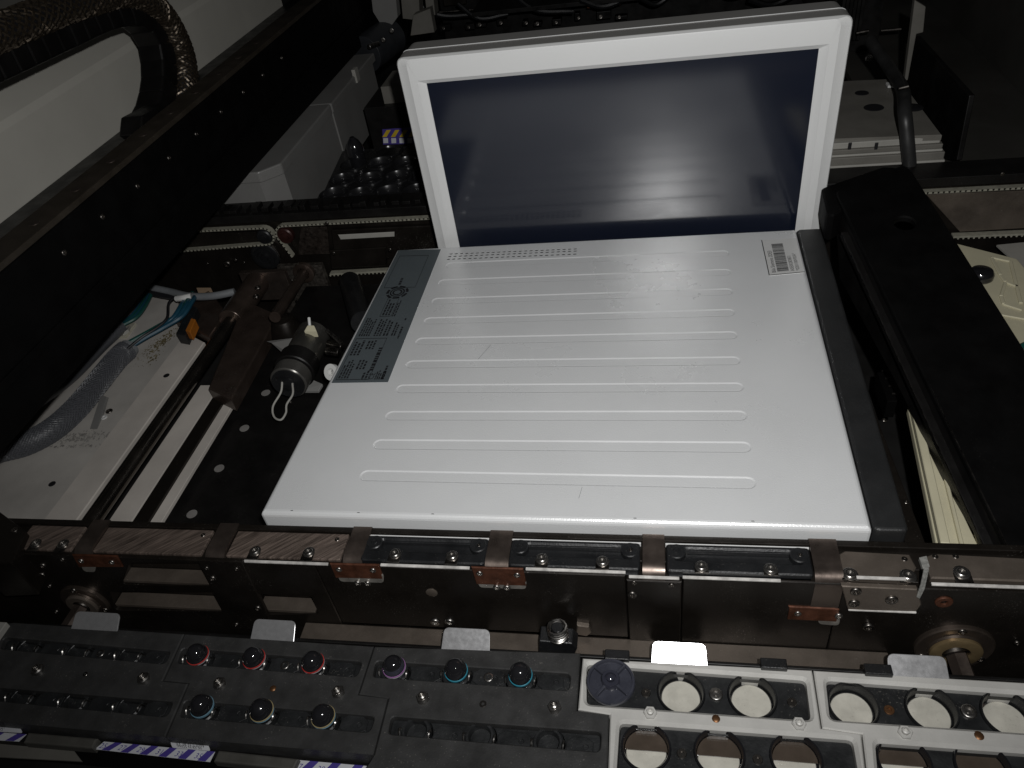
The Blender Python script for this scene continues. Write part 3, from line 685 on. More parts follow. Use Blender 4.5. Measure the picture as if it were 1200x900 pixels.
# -- carrier under the magazines with its printed front strips
car = thing('magazine_carrier', (-.1, .2, -.16), 'black carrier bar under the magazines with grey grips and striped labels', 'carrier')
box('bed', (-.56, .205, -.16), (.36, .2685, -.0895), M_BLACK, car)
box('rear_fence', (-.475, .2672, -.09), (.36, .2697, -.0675), M_BLACK, car)
prism('front_bar', [Vector((-.56,.2035,-.0785)), Vector((-.05,.2035,-.0785)), Vector((-.05,.1865,-.0785)), Vector((-.56,.1865,-.0785))], (0,0,-.03), M_BLACK, car)
for x0, x1 in ((705,770),(888,922),(1010,1030)):
    p0 = U(x0, 770+.055*(x0-705), ZM+.003); p1 = U(x1, 770+.055*(x1-705), ZM+.003)
    box('catch', (p0.x+.002, .2635, ZM-.01), (p0.x+.018, .2705, ZM+.0035), M_BLACKP, car)
box('wedge_block', U(-25,742,-.060)-Vector((0,.03,0)), U(8,729,-.060)+Vector((0,0,-.03)), M_BOXL, car)
# printed strips on the sloping front of the carrier
ZS = -.0778
def strip_label(pts, n, name='stripe_label', codes=None):
    q = [U(x, y, ZS+.0003) for x, y in pts]; o = plate(name, q, [], ZS+.0003, .0003, M_PAPER, car, ch=0)
    q = [ccw_ for ccw_ in q]
    def SPx(s, t): p = (q[0]*(1-s)+q[1]*s)*(1-t)+(q[3]*(1-s)+q[2]*s)*t; return Vector((p.x, p.y, ZS+.0005))
    quads('stripe', [[SPx((k+.60)/n,0), SPx((k+1.0)/n,0), SPx((k+.78)/n,1), SPx((k+.36)/n,1)] for k in range(n)], M_VIOLET, o)
    if codes:
        for k, cde in enumerate(codes): text('lettering', cde, SPx((k+.10)/n,.82), SPx(1,.5)-SPx(0,.5), SPx(.5,0)-SPx(.5,1), .0052, M_VIOLET, o)
strip_label([(-20,857),(31,860.5),(22,869),(-28,866)], 2)
strip_label([(122,869),(252,881),(246,893),(111,878)], 6, codes=['25','27','29','31','33','35'])
strip_label([(348,890.5),(480,902),(476,920),(340,903)], 5, codes=['37','39','41','43','45'])
def grip(pts):
    q = [U(x, y, ZS+.0045) for x, y in pts]
    plate('grip', q, [], ZS+.0045, .007, mat('grey_grip_paint', (.075,.072,.064), .5, 0, .15, 60, dust=.2), car, ch=.0012, steps=2)
grip([(33,858),(114,865),(108,877),(27,870)]); grip([(256,879),(350,889),(344,902),(250,892)])
def tagl(pts, s):
    q = [U(x, y, ZS+.004) for x, y in pts]
    o = plate('name_label', rounded(q, .002, 4), [], ZS+.004, .0006, M_PAPER, car, ch=0)
    ax = q[1]-q[0]; ay = q[0]-q[3]
    text('lettering', s, q[3]*.55+q[0]*.45+ax.normalized()*.004+UP*.0004, ax, ay, .0034, M_INK, o)
    text('lettering', s[::-1], q[3]*.88+q[0]*.12+ax.normalized()*.004+UP*.0004, ax, ay, .0030, M_INK, o)
tagl([(-20,849),(23,852),(27,859),(-20,856)], 'O6184-01'); tagl([(199,868.5),(244,873),(247,880),(202,876)], '03 38 N 52099'); tagl([(441,888),(489,893),(496,902),(445,899)], 'Code 03  00344488-03')
prism('corner_sheet', [U(-60,866,-.086), U(84,876,-.086), U(96,892,-.086), U(-60,884,-.086)], (0,0,-.002), M_BOX, car, bev=.0004)

# ================================================================== left well of the machine
ZF = -.075
bp = thing('base_plate', (-.62, .55, ZF-.02), 'stained grey base plate beneath the cables at left', 'plate')
xs0, xs1 = -.539, -.505
plate('sheet', [(-.86,.36), (xs0,.36), (xs0,.652), (-.60,.745), (-.86,.745)], [], ZF, .012, M_FLOORP, bp, ch=.0008)
plate('rim', [(xs0+.0005,.36), (xs1,.36), (xs1,.634), (xs0+.0005,.654)], [], ZF+.0025, .014, M_FLOORL, bp, ch=.001)
# old grease stain and scuffs: thin irregular patches
def stain(c, rx, ry, seed, m, ang=0, n=70):          # spatter of many small flecks
    rn = random.Random(seed); P = []; F_ = []
    for k in range(n):
        x, y = rn.gauss(0, rx*.5), rn.gauss(0, ry*.5); q = Vector((c.x+x*math.cos(ang)-y*math.sin(ang), c.y+x*math.sin(ang)+y*math.cos(ang), c.z+.00002*k/n))
        r_ = rn.uniform(.0003, .0015)*math.exp(-(x/rx)**2-(y/ry)**2); b0_ = len(P); nn = 7
        for a in range(nn): t = 2*math.pi*a/nn; rr2 = r_*rn.uniform(.6,1.3); P.append(q+Vector((math.cos(t)*rr2, math.sin(t)*rr2*1.5, 0)))
        F_.append(tuple(range(b0_, b0_+nn)))
    return link('stain', P, F_, m, bp)
M_GREASE = mat('old_grease', (.17,.14,.075), .5, 0, .4, 150); M_SCUFF = mat('scuffed_paint', (.30,.285,.265), .6, 0, .4, 300)
stain(U(190,400,ZF+.0002), .012, .040, 1, M_GREASE, -.3, 340); stain(U(178,420,ZF+.0002), .012, .022, 4, M_GREASE, -.3, 40)
stain(U(98,512,ZF+.0002), .040, .013, 2, M_SCUFF, .1, 260); stain(U(85,523,ZF+.0002), .06, .003, 5, M_SCUFF, .03, 90)
for x, y, z in ((61,567,ZF+.0003),(195,440,ZF+.0028)): lathe('dark_hole', [(.0034,-.0002),(.0034,.0001),(.0001,.0001)], U(x, y, z), UP, M_INK, bp, seg=14)
prism('upright_tab', [U(105,503,ZF), U(114,503,ZF), U(125,465,ZF+.006), U(118,463,ZF+.006)], (0,.002,-.003), M_GUARD, bp, bev=.0003)
screw(U(128,482,ZF+.0002), UP, .0036, bp, 'socket', M_STEELD); screw(U(122,489,ZF+.0002), UP, .0034, bp, 'flat', M_STICK, name='nylon_button')
# guide rod and bearing block
gr = thing('guide_rod', (-.49, .36, -.068), 'long dark steel guide rod running into the bearing block', 'rod')
ZRod = -.060; ra, rb_ = U(104,608,ZRod), U(272,381,ZRod); xr0 = (ra.x+rb_.x)/2
cyl('rod', (xr0, .33, ZRod), (xr0, .70, ZRod), .0075, M_STEELD if False else mat('oiled_steel', (.13,.115,.10), .25, .95, .15, 40), gr, seg=28)
M_BEAR = mat('dark_bearing', (.075,.055,.045), .34, .6, .2, 50, bump=.1, dust=.4)
bb = thing('bearing_block', (-.45, .66, ZF), 'brown bearing block clamped round the guide rod', 'bearing block')
pA = U(243,453,ZF+.022); pB = U(270,466,ZF+.022); pC = U(325,367,ZF+.022); pD = U(286,350,ZF+.022)
plate('block_plate', [pA, pB, pC, pD], [], ZF+.020, .016, M_BEAR, bb, ch=.0015, steps=2)
cyl('sleeve', (xr0, .655, ZRod+.001), (xr0, .735, ZRod+.001), .0145, M_BEAR, bb, seg=28)
box('clamp', (xr0-.020, .735, ZF-.01), (xr0+.040, .742, ZF+.030), M_STRAP, bb)
for x, y in ((300,347),(302,337)): screw(U(x, y, ZF+.03), UP, .0035, bb, 'socket', M_STEELD)
lg = plate('side_flange', [U(205,375,ZF+.012), U(245,395,ZF+.012), U(265,365,ZF+.012), U(245,340,ZF+.012), U(222,352,ZF+.012)], [], ZF+.012, .01, M_BEAR, bb, ch=.001)
# long strips in the well
def long_strip(x0p, x1p, m, z, y1, label, th=.004):
    a, b = U(x0p, 602, z), U(x1p, 602, z)
    o = box('floor_strip', (a.x, .33, z-th), (b.x, y1, z), m, None, bev=.0005); return tag(o, label, 'strip')
long_strip(133,160,M_FLOORL,ZF+.001,U(250,452,ZF).y,'wide pale strip beside the guide rod')
long_strip(180,195,M_FLOORL,ZF+.003,U(307,413,ZF).y,'narrow pale strip along the dark well')
long_strip(161,179,M_BROWND,ZF+.006,U(300,413,ZF).y,'dark channel between the two pale strips')
wf = thing('well_floor', (-.3, .5, -.1), 'black perforated sheet at the bottom of the well', 'sheet')
a = U(197,602,ZF-.008)
plate('sheet', [(a.x,.33), (.18,.33), (.18,.76), (a.x,.76)], [], ZF-.008, .003, M_BLACK, wf, ch=0)
for x, y in ((225,602.5),(257,549),(286.5,502),(311.5,460.5)):
    c = U(x, y, ZF-.0078); lathe('pale_hole', [(.0048,0),(.0048,.0004),(.0001,.0004)], c, UP, mat('hole_backing', (.22,.21,.20), .6), wf, seg=20)
screw(U(340,470,ZF-.0075), UP, .0022, wf, 'flat', M_STEELD)
# motor with loop of white wire
mt = thing('drive_motor', U(350,430,ZF), 'small round motor with a loop of white wire', 'motor')
m0 = U(338,449,ZF+.030); m1 = U(372,384,ZF+.030); d = (m1-m0).normalized()
cyl('front_ring', m0, m0+d*.016, .0185, mat('motor_grey', (.13,.125,.115), .4, .6, .1, 60), mt, seg=32, c=.001)
lathe('end_face', [(.0165,-.0012),(.0165,.001),(.008,.001),(.008,-.002),(.003,-.004),(.0005,-.004)], m0-d*.0005, d, M_BLACKP, mt, seg=28)
cyl('black_clamp', m0+d*.017, m0+d*.036, .0205, M_BLACK, mt, seg=32, c=.001)
cyl('can', m0+d*.036, m0+d*.080, .0175, mat('motor_can', (.15,.145,.13), .35, .8, .12, 60), mt, seg=32, c=.001)
lb = cyl('can_label', m0+d*.046, m0+d*.062, .01762, M_STICK, mt, seg=32, c=.0001)
lb.hide_render = True; bpy.data.objects.remove(lb)
tube('wire_loop', [m0-d*.003+Vector((-.004,0,.004)), U(329,460,ZF+.028), U(320,476,ZF+.022), U(321,488,ZF+.018), U(329,492,ZF+.018), U(335,484,ZF+.020), U(336,474,ZF+.024), U(343,462,ZF+.028), m0-d*.003+Vector((.006,0,.002))], .0010, M_BOXL, mt, seg=8)
for k in range(4):
    a = R(45+90*k); u, v_, _d = frame(d); screw(m0-d*.0012+(u*math.cos(a)+v_*math.sin(a))*.0125, -d, .0018, mt, 'socket', M_STEELD)
prism('mount', [U(312,400,ZF+.02), U(345,396,ZF+.02), U(336,412,ZF+.005), U(329,412,ZF+.005), U(318,402,ZF+.02)], (0,.003,-.002), M_GUARD, mt, bev=.0004)
prism('mount', [U(352,458,ZF+.0), U(373,458,ZF+.0), U(378,450,ZF+.004), U(360,442,ZF+.006)], (0,.0,-.003), M_GUARD, mt, bev=.0004)
# dark drive shaft with plate behind
ds = thing('drive_shaft', (-.42, .7, ZF), 'thin brown shaft rising to the speckled bearing plate', 'shaft')
s0, s1 = U(322,372,ZF+.045), V(357,318,.765)
cyl('shaft', s0, s1, .0062, M_BEAR, ds, seg=20)
q = [V(x, y, .766) for x, y in ((324,313),(376,311),(393,360),(395,392),(340,392),(330,350))]
plate('bearing_plate', [(p.x, p.z) for p in q], [], 0, .008, mat('speckled_plate', (.085,.075,.065), .4, .6, .6, 260, bump=.2, bscale=400, dust=.8), ds, ch=.0008, toW=lambda a, b, h: Vector((a, .766-h, b)))
lathe('collar', [(.0135,-.001),(.0135,.004),(.0115,.005),(.008,.005),(.007,.001)], s1-Vector((0,.001,0)), FRONT, M_BEAR, ds, seg=28)
for x, y in ((342,330),(349,354)): screw(V(x, y, .7655), FRONT, .0035, ds, 'socket', M_STEELD)
# pneumatic valve bodies by the label
vb = thing('pneumatic_valve', (-.36,.7,ZF), 'black round valve body left of the rating label', 'valve')
v0 = V(412,370,.735); 
cyl('valve_body', U(425,378,ZF+.02), V(410,330,.755), .013, M_BLACKP, vb, seg=24)
cyl('valve_cap', V(410,330,.755), V(409.4,325,.757), .0115, M_STEELD, vb, seg=24)
cyl('fitting', U(385,402,ZF+.03), U(402,406,ZF+.03), .0042, M_STEELD, vb); cyl('fitting', U(383,411,ZF+.03), U(398,413,ZF+.03), .0042, M_STEELD, vb)
lathe('white_ring', [(.0075,-.002),(.0078,.002),(.0035,.002),(.0033,-.002)], U(389,436,ZF+.055), (-.3,-.8,.6), M_WHITEP, vb, seg=20)
cp = thing('conical_cap', U(338,384,ZF), 'dull conical cap beneath the brown shaft', 'cap')
lathe('cone', [(.020,0),(.0205,.004),(.012,.022),(.003,.026)], U(338,392,ZF+.004), UP, M_BROWND, cp, seg=28)
sw = thing('limit_switch', U(363,382,ZF), 'small cream plug above the motor', 'plug')
prism('plug_body', [U(356,388,ZF+.05), U(371,388,ZF+.05), U(368,381,ZF+.054), U(360,381,ZF+.054)], (0,0,-.008), M_CREAM, sw, bev=.0008)
cyl('plug_lead', U(363,382,ZF+.052), U(362,372,ZF+.058), .0015, M_WHITEP, sw)
prism('link_arm', [U(381,386,ZF+.045), U(384,385,ZF+.045), U(402,400,ZF+.045), U(399,402,ZF+.045)], (0,0,-.004), M_STEEL, sw, bev=.0004)
# cables on the base plate
cs = thing('cable_sleeve', U(60,510,ZF), 'grey braided cable sleeve curving over the base plate', 'cable')
Z1 = ZF+.012
sleeve_path = [U(-60,545,Z1), U(0,528,Z1), U(30,520,Z1), U(62,503,Z1), U(90,478,Z1), U(115,448,Z1), U(136,422,Z1), U(149,410,Z1)]
tube('sleeve', sleeve_path, .0113, M_SLEEVED, cs, seg=18)
cyl('sleeve_end', U(147,413,Z1), U(152,407,Z1), .0105, M_GREYC, cs)
for k, (m, dx) in enumerate(((M_BLUE,-.004),(M_BLUE,.002),(M_BLUE,.006),(M_TEAL,-.001))):
    tube('wire', [U(150,409,Z1)+Vector((dx,0,.002*k)), U(168,396,Z1+.004)+Vector((dx,0,.001*k)), U(186,386,Z1+.006)+Vector((dx,0,.001*k)), U(205,374,Z1+.012)+Vector((dx,.003*k,0)), U(216,358,Z1+.016)+Vector((dx,.004*k,0)), U(221,350,Z1+.012)+Vector((dx,.004*k,0))], .0028, m, cs, seg=8)
tube('wire', [U(148,410,Z1+.006), U(165,396,Z1+.012), U(185,383,Z1+.014), U(196,372,Z1+.016), U(198,355,Z1+.018), U(207,347,Z1+.016)], .0016, M_INK, cs, seg=8)
con = thing('cable_connector', U(222,380,ZF), 'small orange connector at the end of the blue wires', 'connector')
prism('connector_body', [U(217,387,Z1+.01), U(222.5,389,Z1+.01), U(229,374,Z1+.014), U(224,372.5,Z1+.014)], (0,0,-.012), M_ORANGE, con, bev=.0008)
prism('housing', [U(206,391,Z1+.006), U(217,393,Z1+.006), U(231,360,Z1+.012), U(222,357,Z1+.012)], (0,0,-.014), M_BLACKP, con, bev=.0008)
c2 = thing('cable_sleeve', U(110,410,ZF), 'grey cable sleeve half hidden under the black gantry beam', 'cable')
tube('sleeve', [U(40,470,Z1), U(80,440,Z1), U(115,405,Z1), U(140,382,Z1)], .0095, M_SLEEVE, c2, seg=16)
for k in range(4): tube('wire', [U(139,383,Z1)+Vector((-.003+.003*k,0,.002)), U(152,372,Z1+.004)+Vector((.003*k,0,0)), U(163,358,Z1+.006)+Vector((.003*k,0,0)), U(172,340,Z1+.006)+Vector((.003*k,0,0))], .0022, (M_BLUE, M_TEAL)[k % 2], c2, seg=8)
c3 = thing('grey_cable', U(225,347,ZF), 'grey cable bundle crossing the far end of the base plate', 'cable')
tube('cable', [U(160,335,Z1+.01), U(176,337,Z1+.01), U(200,342,Z1+.01), U(222,347,Z1+.012), U(248,347,Z1+.014), U(275,342,Z1+.014)], .0045, M_GREYC, c3, seg=12)
tube('cable', [U(170,342,Z1+.006), U(195,347,Z1+.006), U(225,350,Z1+.006), U(250,348,Z1+.01)], .0035, M_INK, c3, seg=12)
tube('cable', [U(207,350,Z1+.016), U(215,349,Z1+.018), U(224,347,Z1+.018)], .0036, M_WHITEP, c3, seg=10)
ct = thing('cable_mount', U(147,385,ZF), 'white square cable tie mount stuck to the base plate', 'cable mount')
plate('pad', [U(134,394.5,ZF+.003), U(147,394.5,ZF+.003), U(159,378,ZF+.003), U(148,378,ZF+.003)], [], ZF+.003, .003, mat('aged_nylon', (.44,.42,.34), .5), ct, ch=.0006)
prism('saddle', [U(143,391,ZF+.006), U(150,386,ZF+.008), U(152,381,ZF+.006), U(144,384,ZF+.006)], (0,0,-.004), M_BOXL, ct, bev=.0004)
tn = tag(prism('tan_tab', [U(230,337,Z1), U(247,337,Z1), U(251,346,Z1), U(233,345,Z1)], (0,0,-.003), mat('tan_card', (.42,.30,.20), .6), None, bev=.0004), 'small tan tab behind the grey cable bundle', 'tab')

# ================================================================== rear conveyor rail with belts
YB = .787
rr_ = thing('rear_conveyor_rail', (-.1, .80, -.16), 'dark rear conveyor rail with toothed belts behind the monitor', 'conveyor rail')
box('body', (-.95, YB+.004, -.16), (.75, YB+.03, .004), M_BROWND, rr_)
def vface(name, pts, Y, th, m, par, holes=(), ch=.0006):
    q = [V(x, y, Y) for x, y in pts]
    return plate(name, [(p.x, p.z) for p in q], [[(p.x, p.z) for p in (V(x, y, Y) for x, y in h)] for h in holes], 0, th, m, par, ch=ch, toW=lambda a, b, h: Vector((a, Y-h, b)))
box('top_strip', (-.95, YB-.002, -.0045), (.75, YB+.035, .0055), M_BLACK, rr_)
rn = random.Random(11)
for k in range(26):
    x = -.60+k*.013+rn.uniform(-.003,.003); box('catch', (x, YB+.004, .0056), (x+rn.uniform(.006,.011), YB+.022, .0095+rn.uniform(0,.003)), M_BLACK, rr_)
def belt(path, name='belt', wid=.008, th=.0021, Y=YB, closed=False, teeth=1):
    """path: (x, z) list on the rail face; flat belt with teeth on its inner side"""
    P = [Vector(p) for p in path]; n = len(P); v = []; f = []; N = []
    for i in range(n):
        a = P[i-1] if (i or closed) else P[0]; b = P[(i+1) % n] if (i < n-1 or closed) else P[-1]
        d = (b-a).normalized(); N.append(Vector((-d.y, d.x)))
    for i in range(n):
        p, q = P[i], N[i]
        for s, yy in ((0,Y-wid),(th,Y-wid),(th,Y-.0005),(0,Y-.0005)): v.append(Vector((p.x+q.x*s, yy, p.y+q.y*s)))
    m_ = n if closed else n-1
    for i in range(m_):
        j = (i+1) % n
        for k in range(4): k2 = (k+1) % 4; f.append((i*4+k, i*4+k2, j*4+k2, j*4+k))
    if not closed: f += [(3,2,1,0), tuple((n-1)*4+k for k in range(4))]
    # teeth
    acc = 0
    for i in range(m_):
        a, b = P[i], P[(i+1) % n]; L = (b-a).length; d = (b-a)/L; q = Vector((-d.y, d.x))*-teeth; s = (-acc) % .0052
        while s < L:
            c = a+d*s; t0, t1 = c-d*.0011, c+d*.0011; base = len(v)
            for yy in (Y-wid, Y-.0005):
                for pt in (t0, t1, t1+q*.0019-d*.0004, t0+q*.0019+d*.0004): v.append(Vector((pt.x, yy, pt.y)))
            f += [(base,base+1,base+2,base+3), (base+7,base+6,base+5,base+4), (base+1,base+5,base+6,base+2), (base+3,base+2,base+6,base+7), (base+4,base,base+3,base+7)]
            s += .0052
        acc += L
    return link(name, v, f, M_BELT, rr_)
def vp(x, y, Y=YB-.004): p = V(x, y, Y); return Vector((p.x, p.z))
def arc(c, r, a0, a1, n=10): return [Vector((c.x+r*math.cos(R(a0+(a1-a0)*k/n)), c.y+r*math.sin(R(a0+(a1-a0)*k/n)))) for k in range(n+1)]
cL = vp(311.5,275.5); rL = .0125
zt = cL.y+rL; zb = cL.y-rL
belt([Vector((-.85, zb-.012))]+arc(cL, rL, -82, 90)+[Vector((-.85, zt+.001))], teeth=-1)
cR = vp(336,274); rR = .0135
e = vp(343,300)
belt([Vector((.75, cR.y+rR))]+arc(cR, rR, 90, 212)+[e], teeth=-1)
zlow = vp(415,317.5).y
belt([vp(388,320.5), Vector((-.20, zlow+.001))], teeth=1)
zl2 = V(1160,275,YB-.004).z
belt([Vector((V(1115,279,YB-.004).x, zl2)), Vector((.75, zl2))], teeth=1)
for x, y, r, m in ((311.5,275.5,.0098,M_BLACKP),(336,274,.0105,mat('red_pulley', (.04,.014,.012), .4, .3, .3, 90))):
    p = V(x, y, YB); lathe('pulley', [(r,-.0005),(r,.006),(r*.85,.0075),(r*.5,.0075),(r*.45,.0095),(.0004,.0095)], p, FRONT, m, rr_, seg=28)
p = V(312,299,YB); lathe('idler', [(.0185,-.0005),(.0185,.004),(.017,.005),(.0135,.005),(.013,.007),(.009,.007),(.0085,.005),(.005,.005),(.0045,.009),(.0004,.009)], p, FRONT, M_BLACKP, rr_, seg=32)
lathe('idler_rim', [(.0195,0),(.0195,.0025),(.0182,.003),(.018,.0)], p, FRONT, M_STEELD, rr_, seg=36)
for x, y, r in ((266,310,.0052),(243,309,.0016),(286,308,.0018)): screw(V(x, y, YB), FRONT, r, rr_, 'socket', M_STEELD)
vface('left_plate', [(190,275),(300,272),(302,284),(215,290)], YB-.0006, .004, M_BROWND, rr_)
vface('web_plate', [(352,267),(383,266),(386,298),(349,299)], YB-.002, .006, mat('flecked_bronze', (.04,.032,.027), .4, .5, .6, 240, dust=.7), rr_)
o = vface('window_frame', [(388,270),(520,264),(520,300),(392,306)], YB-.003, .006, M_BROWND, rr_, ch=.001)
vface('window_strip', [(396,275.5),(462,272),(462,277.5),(399,281)], YB-.0095, .0012, M_BOXL, o)
vface('lower_bar', [(386,294),(452,290),(452,312),(388,315)], YB-.006, .008, M_BROWND, rr_, ch=.001)
for x, y in ((391,297),(457,293),(383,262),(276,305)): screw(V(x, y, YB-.0145), FRONT, .0024, rr_, 'socket', M_STEELD)
vface('right_plate', [(1085,228),(1300,220),(1300,262),(1125,272)], YB-.001, .004, M_BROWN, rr_)
for x, y in ((1000,212),(1011,206),(1175,204)): screw(V(x, y, YB-.003), FRONT, .002, rr_, 'socket', M_STEELD)
box('lower_beam', (.30, YB-.01, -.13), (.75, YB+.004, -.095), M_BLACK, rr_)

# ================================================================== gantry beam on the left
gb = thing('gantry_beam', (-.49, .8, .048), 'huge black gantry beam running diagonally across the upper left', 'gantry beam')
XG = -.478; GS = .478/.578
M_RAILT = mat('linear_rail_bronze', (.045,.037,.028), .45, .3, .2, 40)
box('beam', (XG-.031, -.05, .048), (XG, 1.6, .1500), M_BRK, gb, bev=.002)
box('linear_rail', (XG-.0300, -.05, .1502), (XG-.0012, 1.6, .1555), M_RAILT, gb, bev=.0006)
for x, y in ((54,261),(101.5,221.5),(143,188),(180,157),(213,131),(243,107),(268,85),(292,66),(314,49)):
    c = U(x, y, .1556); lathe('hole_plug', [(.0043,0),(.0041,.0003),(.0001,.0003)], Vector((XG-.0145, c.y, .1556)), UP, M_STRAP, gb, seg=18)
for x, y in ((75,296),(120,254),(161,218),(198,185),(230,157),(259,131),(285,108),(308,88),(330,68)):
    c = W(x, y, XG); screw(Vector((XG+.0002, c.y, c.z)), (1,0,0), .0027, gb, 'socket', M_STEELD)
box('side_ridge', (XG-.001, -.05, .082), (XG+.0022, 1.6, .090), M_BRK, gb)
# white machine cover beyond the beam
cv = thing('machine_cover', (-.75, 1.0, .02), 'off white machine cover behind the gantry beam', 'cover')
XW = -.70
prism('cover_shell', [Vector((XW,-.2,.02)), Vector((XW,-.2,.150)), Vector((XW-.004,-.2,.158)), Vector((XW-.06,-.2,.20)), Vector((XW-.5,-.2,.21)), Vector((XW-.5,-.2,.02))], (0,1.72,0), M_COVER, cv, bev=.002)
box('cover_foot', (-.628, -.2, -.02), (XW+.001, 1.9, .076), M_BLACK, cv)
# cable chain and braided hose hanging over the beam
XC = -.63
ch_ = thing('cable_chain', (XC, .85, .1), 'black cable chain looping over the beam', 'cable chain')
cpts = spline([W(-40,86,XC), W(20,60,XC), W(75,36,XC), W(120,18,XC), W(158,18,XC), W(181,50,XC), W(187,90,XC), W(181,128,XC), W(168,155,XC)], 4)
# even links
L = [0]
for i in range(1, len(cpts)): L.append(L[-1]+(cpts[i]-cpts[i-1]).length)
def along(s):
    for i in range(1, len(cpts)):
        if L[i] >= s:
            t = (s-L[i-1])/max(L[i]-L[i-1], 1e-9); return cpts[i-1].lerp(cpts[i], t), (cpts[i]-cpts[i-1]).normalized()
    return cpts[-1], (cpts[-1]-cpts[-2]).normalized()
nlk = int(L[-1]/.024)
for k in range(nlk):
    p, d = along((k+.5)*.024); q = d.cross(Vector((1,0,0))).normalized(); hx = Vector((.017,0,0)); e = d*.0128; g = q*.0155
    base = [p-hx-e-g, p-hx+e-g*1.0, p-hx+e+g, p-hx-e+g]
    prism('chain_link', base, hx*2, M_BLACK, ch_, bev=.003)
prism('chain_anchor', [W(141,138,XC), W(172,122,XC), W(186,150,XC), W(158,172,XC), W(139,160,XC)], (.03,0,0), M_BLACK, ch_, bev=.002)
XH = -.615
bh = thing('braided_hose', (XH, .9, .1), 'bronze braided hose arching over the cable chain', 'hose')
hp = [W(-60,62,XH), W(0,38,XH), W(60,14,XH), W(110,-2,XH), W(150,-8,XH), W(185,12,XH), W(206,45,XH), W(216,80,XH), W(216,125,XH)]
tube('core', hp, .0150, M_INK, bh, seg=18, n=8)
def braid(path, r, ns, step, wr, m, par, n=22):      # strands wound both ways round a core
    hc = spline(path, n); HL = len(hc)
    for sgn in (1, -1):
        for s_ in range(ns):
            pts = []; u = None
            for i, p in enumerate(hc):
                d = (hc[min(i+1, HL-1)]-hc[max(i-1, 0)]).normalized()
                if u is None: u = frame(d)[0]
                u = (u-d*u.dot(d)).normalized(); q = d.cross(u); a = 2*math.pi*s_/ns+sgn*i*step
                pts.append(p+(u*math.cos(a)+q*math.sin(a))*(r+wr*.4*math.cos(i*1.6+sgn)))
            tube('strand', pts, wr, m, par, seg=5, n=0)
braid(hp, .0155, 11, .2, .0015, M_BRAID, bh)
braid(sleeve_path, .0114, 22, .13, .0006, M_SLEEVE, cs, 20)
# ================================================================== grey guard and things beyond the rear rail, left
XQ = -.45
gd = thing('side_guard', (XQ, 1.0, -.03), 'grey sheet guard with a rounded front lip left of the nozzle tray', 'guard')
g = [W(x, y, XQ) for x, y in ((308,238),(318,212),(388,122),(392,131),(404,184),(366,240))]
y0 = .815; z_top = W(350,165,XQ).z
plate('guard_body', [(XQ-.16,y0+.006),(XQ-.026,y0+.006),(XQ-.003,y0+.030),(XQ-.003,1.036),(XQ-.16,1.036)], [], z_top-.006, .05+z_top, M_GUARD, gd, ch=.001)
prism('guard_sheet', [Vector((XQ-.001,1.038,z_top-.004)), Vector((XQ-.001,1.25,z_top-.004)), Vector((XQ-.001,1.25,-.05)), Vector((XQ-.001,1.038,-.05))], (-.003,0,0), M_GUARD, gd, bev=.0008)
plate('lid', rounded([(XQ-.17,y0+.002),(XQ-.020,y0),(XQ+.0015,y0+.022),(XQ+.0015,1.034),(XQ-.17,1.034)], .006, 4), [], z_top, .013, M_GUARD, gd, ch=.0018, steps=2)
plate('lid', [(XQ-.17,1.037),(XQ+.0012,1.037),(XQ+.0012,1.26),(XQ-.17,1.26)], [], z_top-.001, .012, M_GUARD, gd, ch=.0018, steps=2)
box('guard_clip', (XQ-.002, 1.15, z_top-.012), (XQ+.004, 1.165, z_top+.008), M_BOXL, gd)
M_CUP = mat('cup_plastic', (.012,.012,.013), .24, 0, .2, 60)
tr = thing('nozzle_tray', (-.34, .9, -.03), 'glossy black tray of round cups behind the rear rail', 'tray')
zt_ = -.006
rows_ = [((391,226),(423,226),(455,224),(489,222)), ((402,209),(434,208),(466,206),(494,205)), ((414,192),(445,190),(476,189),(500,188)), ((425,178),(456,176),(484,175),(505,174))]
box('tray_body', (U(372,238,zt_).x, U(430,238,zt_).y, -.05), (U(540,238,zt_).x, U(445,172,zt_).y, zt_-.014), M_BLACKP, tr, bev=.001)
ty0, ty1 = U(430,238,zt_).y, U(445,172,zt_).y
plate('deck', [(U(372,238,zt_).x,ty0), (U(540,238,zt_).x,ty0), (U(540,238,zt_).x,ty1), (U(400,176,zt_).x,ty1)], [circle(U(x, y, zt_)[:2], .0188, 24) for r_ in rows_ for x, y in r_ if (x, y) != (425,178) and y > 180], zt_-.002, .012, M_CUP, tr, ch=.001)
for r_ in rows_:
    for x, y in r_:
        if (x, y) == (425,178): continue
        c = U(x, y, zt_); lathe('cup', [(.0186,-.013),(.0200,-.0021),(.0198,-.0004),(.0190,0),(.0182,-.001),(.0176,-.0095),(.0085,-.0115),(.008,-.0085),(.0055,-.008),(.005,-.010),(.0003,-.010)], c, UP, M_CUP, tr, seg=28)
for k in range(5):
    p = V(372+k*32, 243-k*1.0, .812); box('tray_clip', (p.x, .806, -.02), (p.x+.008, .815, -.004), M_GLOSS, tr)
pm = thing('plug_cluster', U(416,178,0), 'small black ribbed plug beside the cup tray', 'plug')
lathe('plug', [(.010,-.02),(.012,0),(.0115,.012),(.008,.02),(.003,.026)], U(418,182,.0), UP, M_GLOSS, pm, seg=14)
wl = thing('warning_block', (-.33, 1.08, -.02), 'dark block with a yellow and violet striped label', 'block')
YWB = 1.075
q0 = V(432,150,YWB); q1 = V(520,176,YWB)
box('block', (q0.x, YWB, q1.z-.02), (q1.x, YWB+.10, q0.z+.03), M_BLACK, wl)
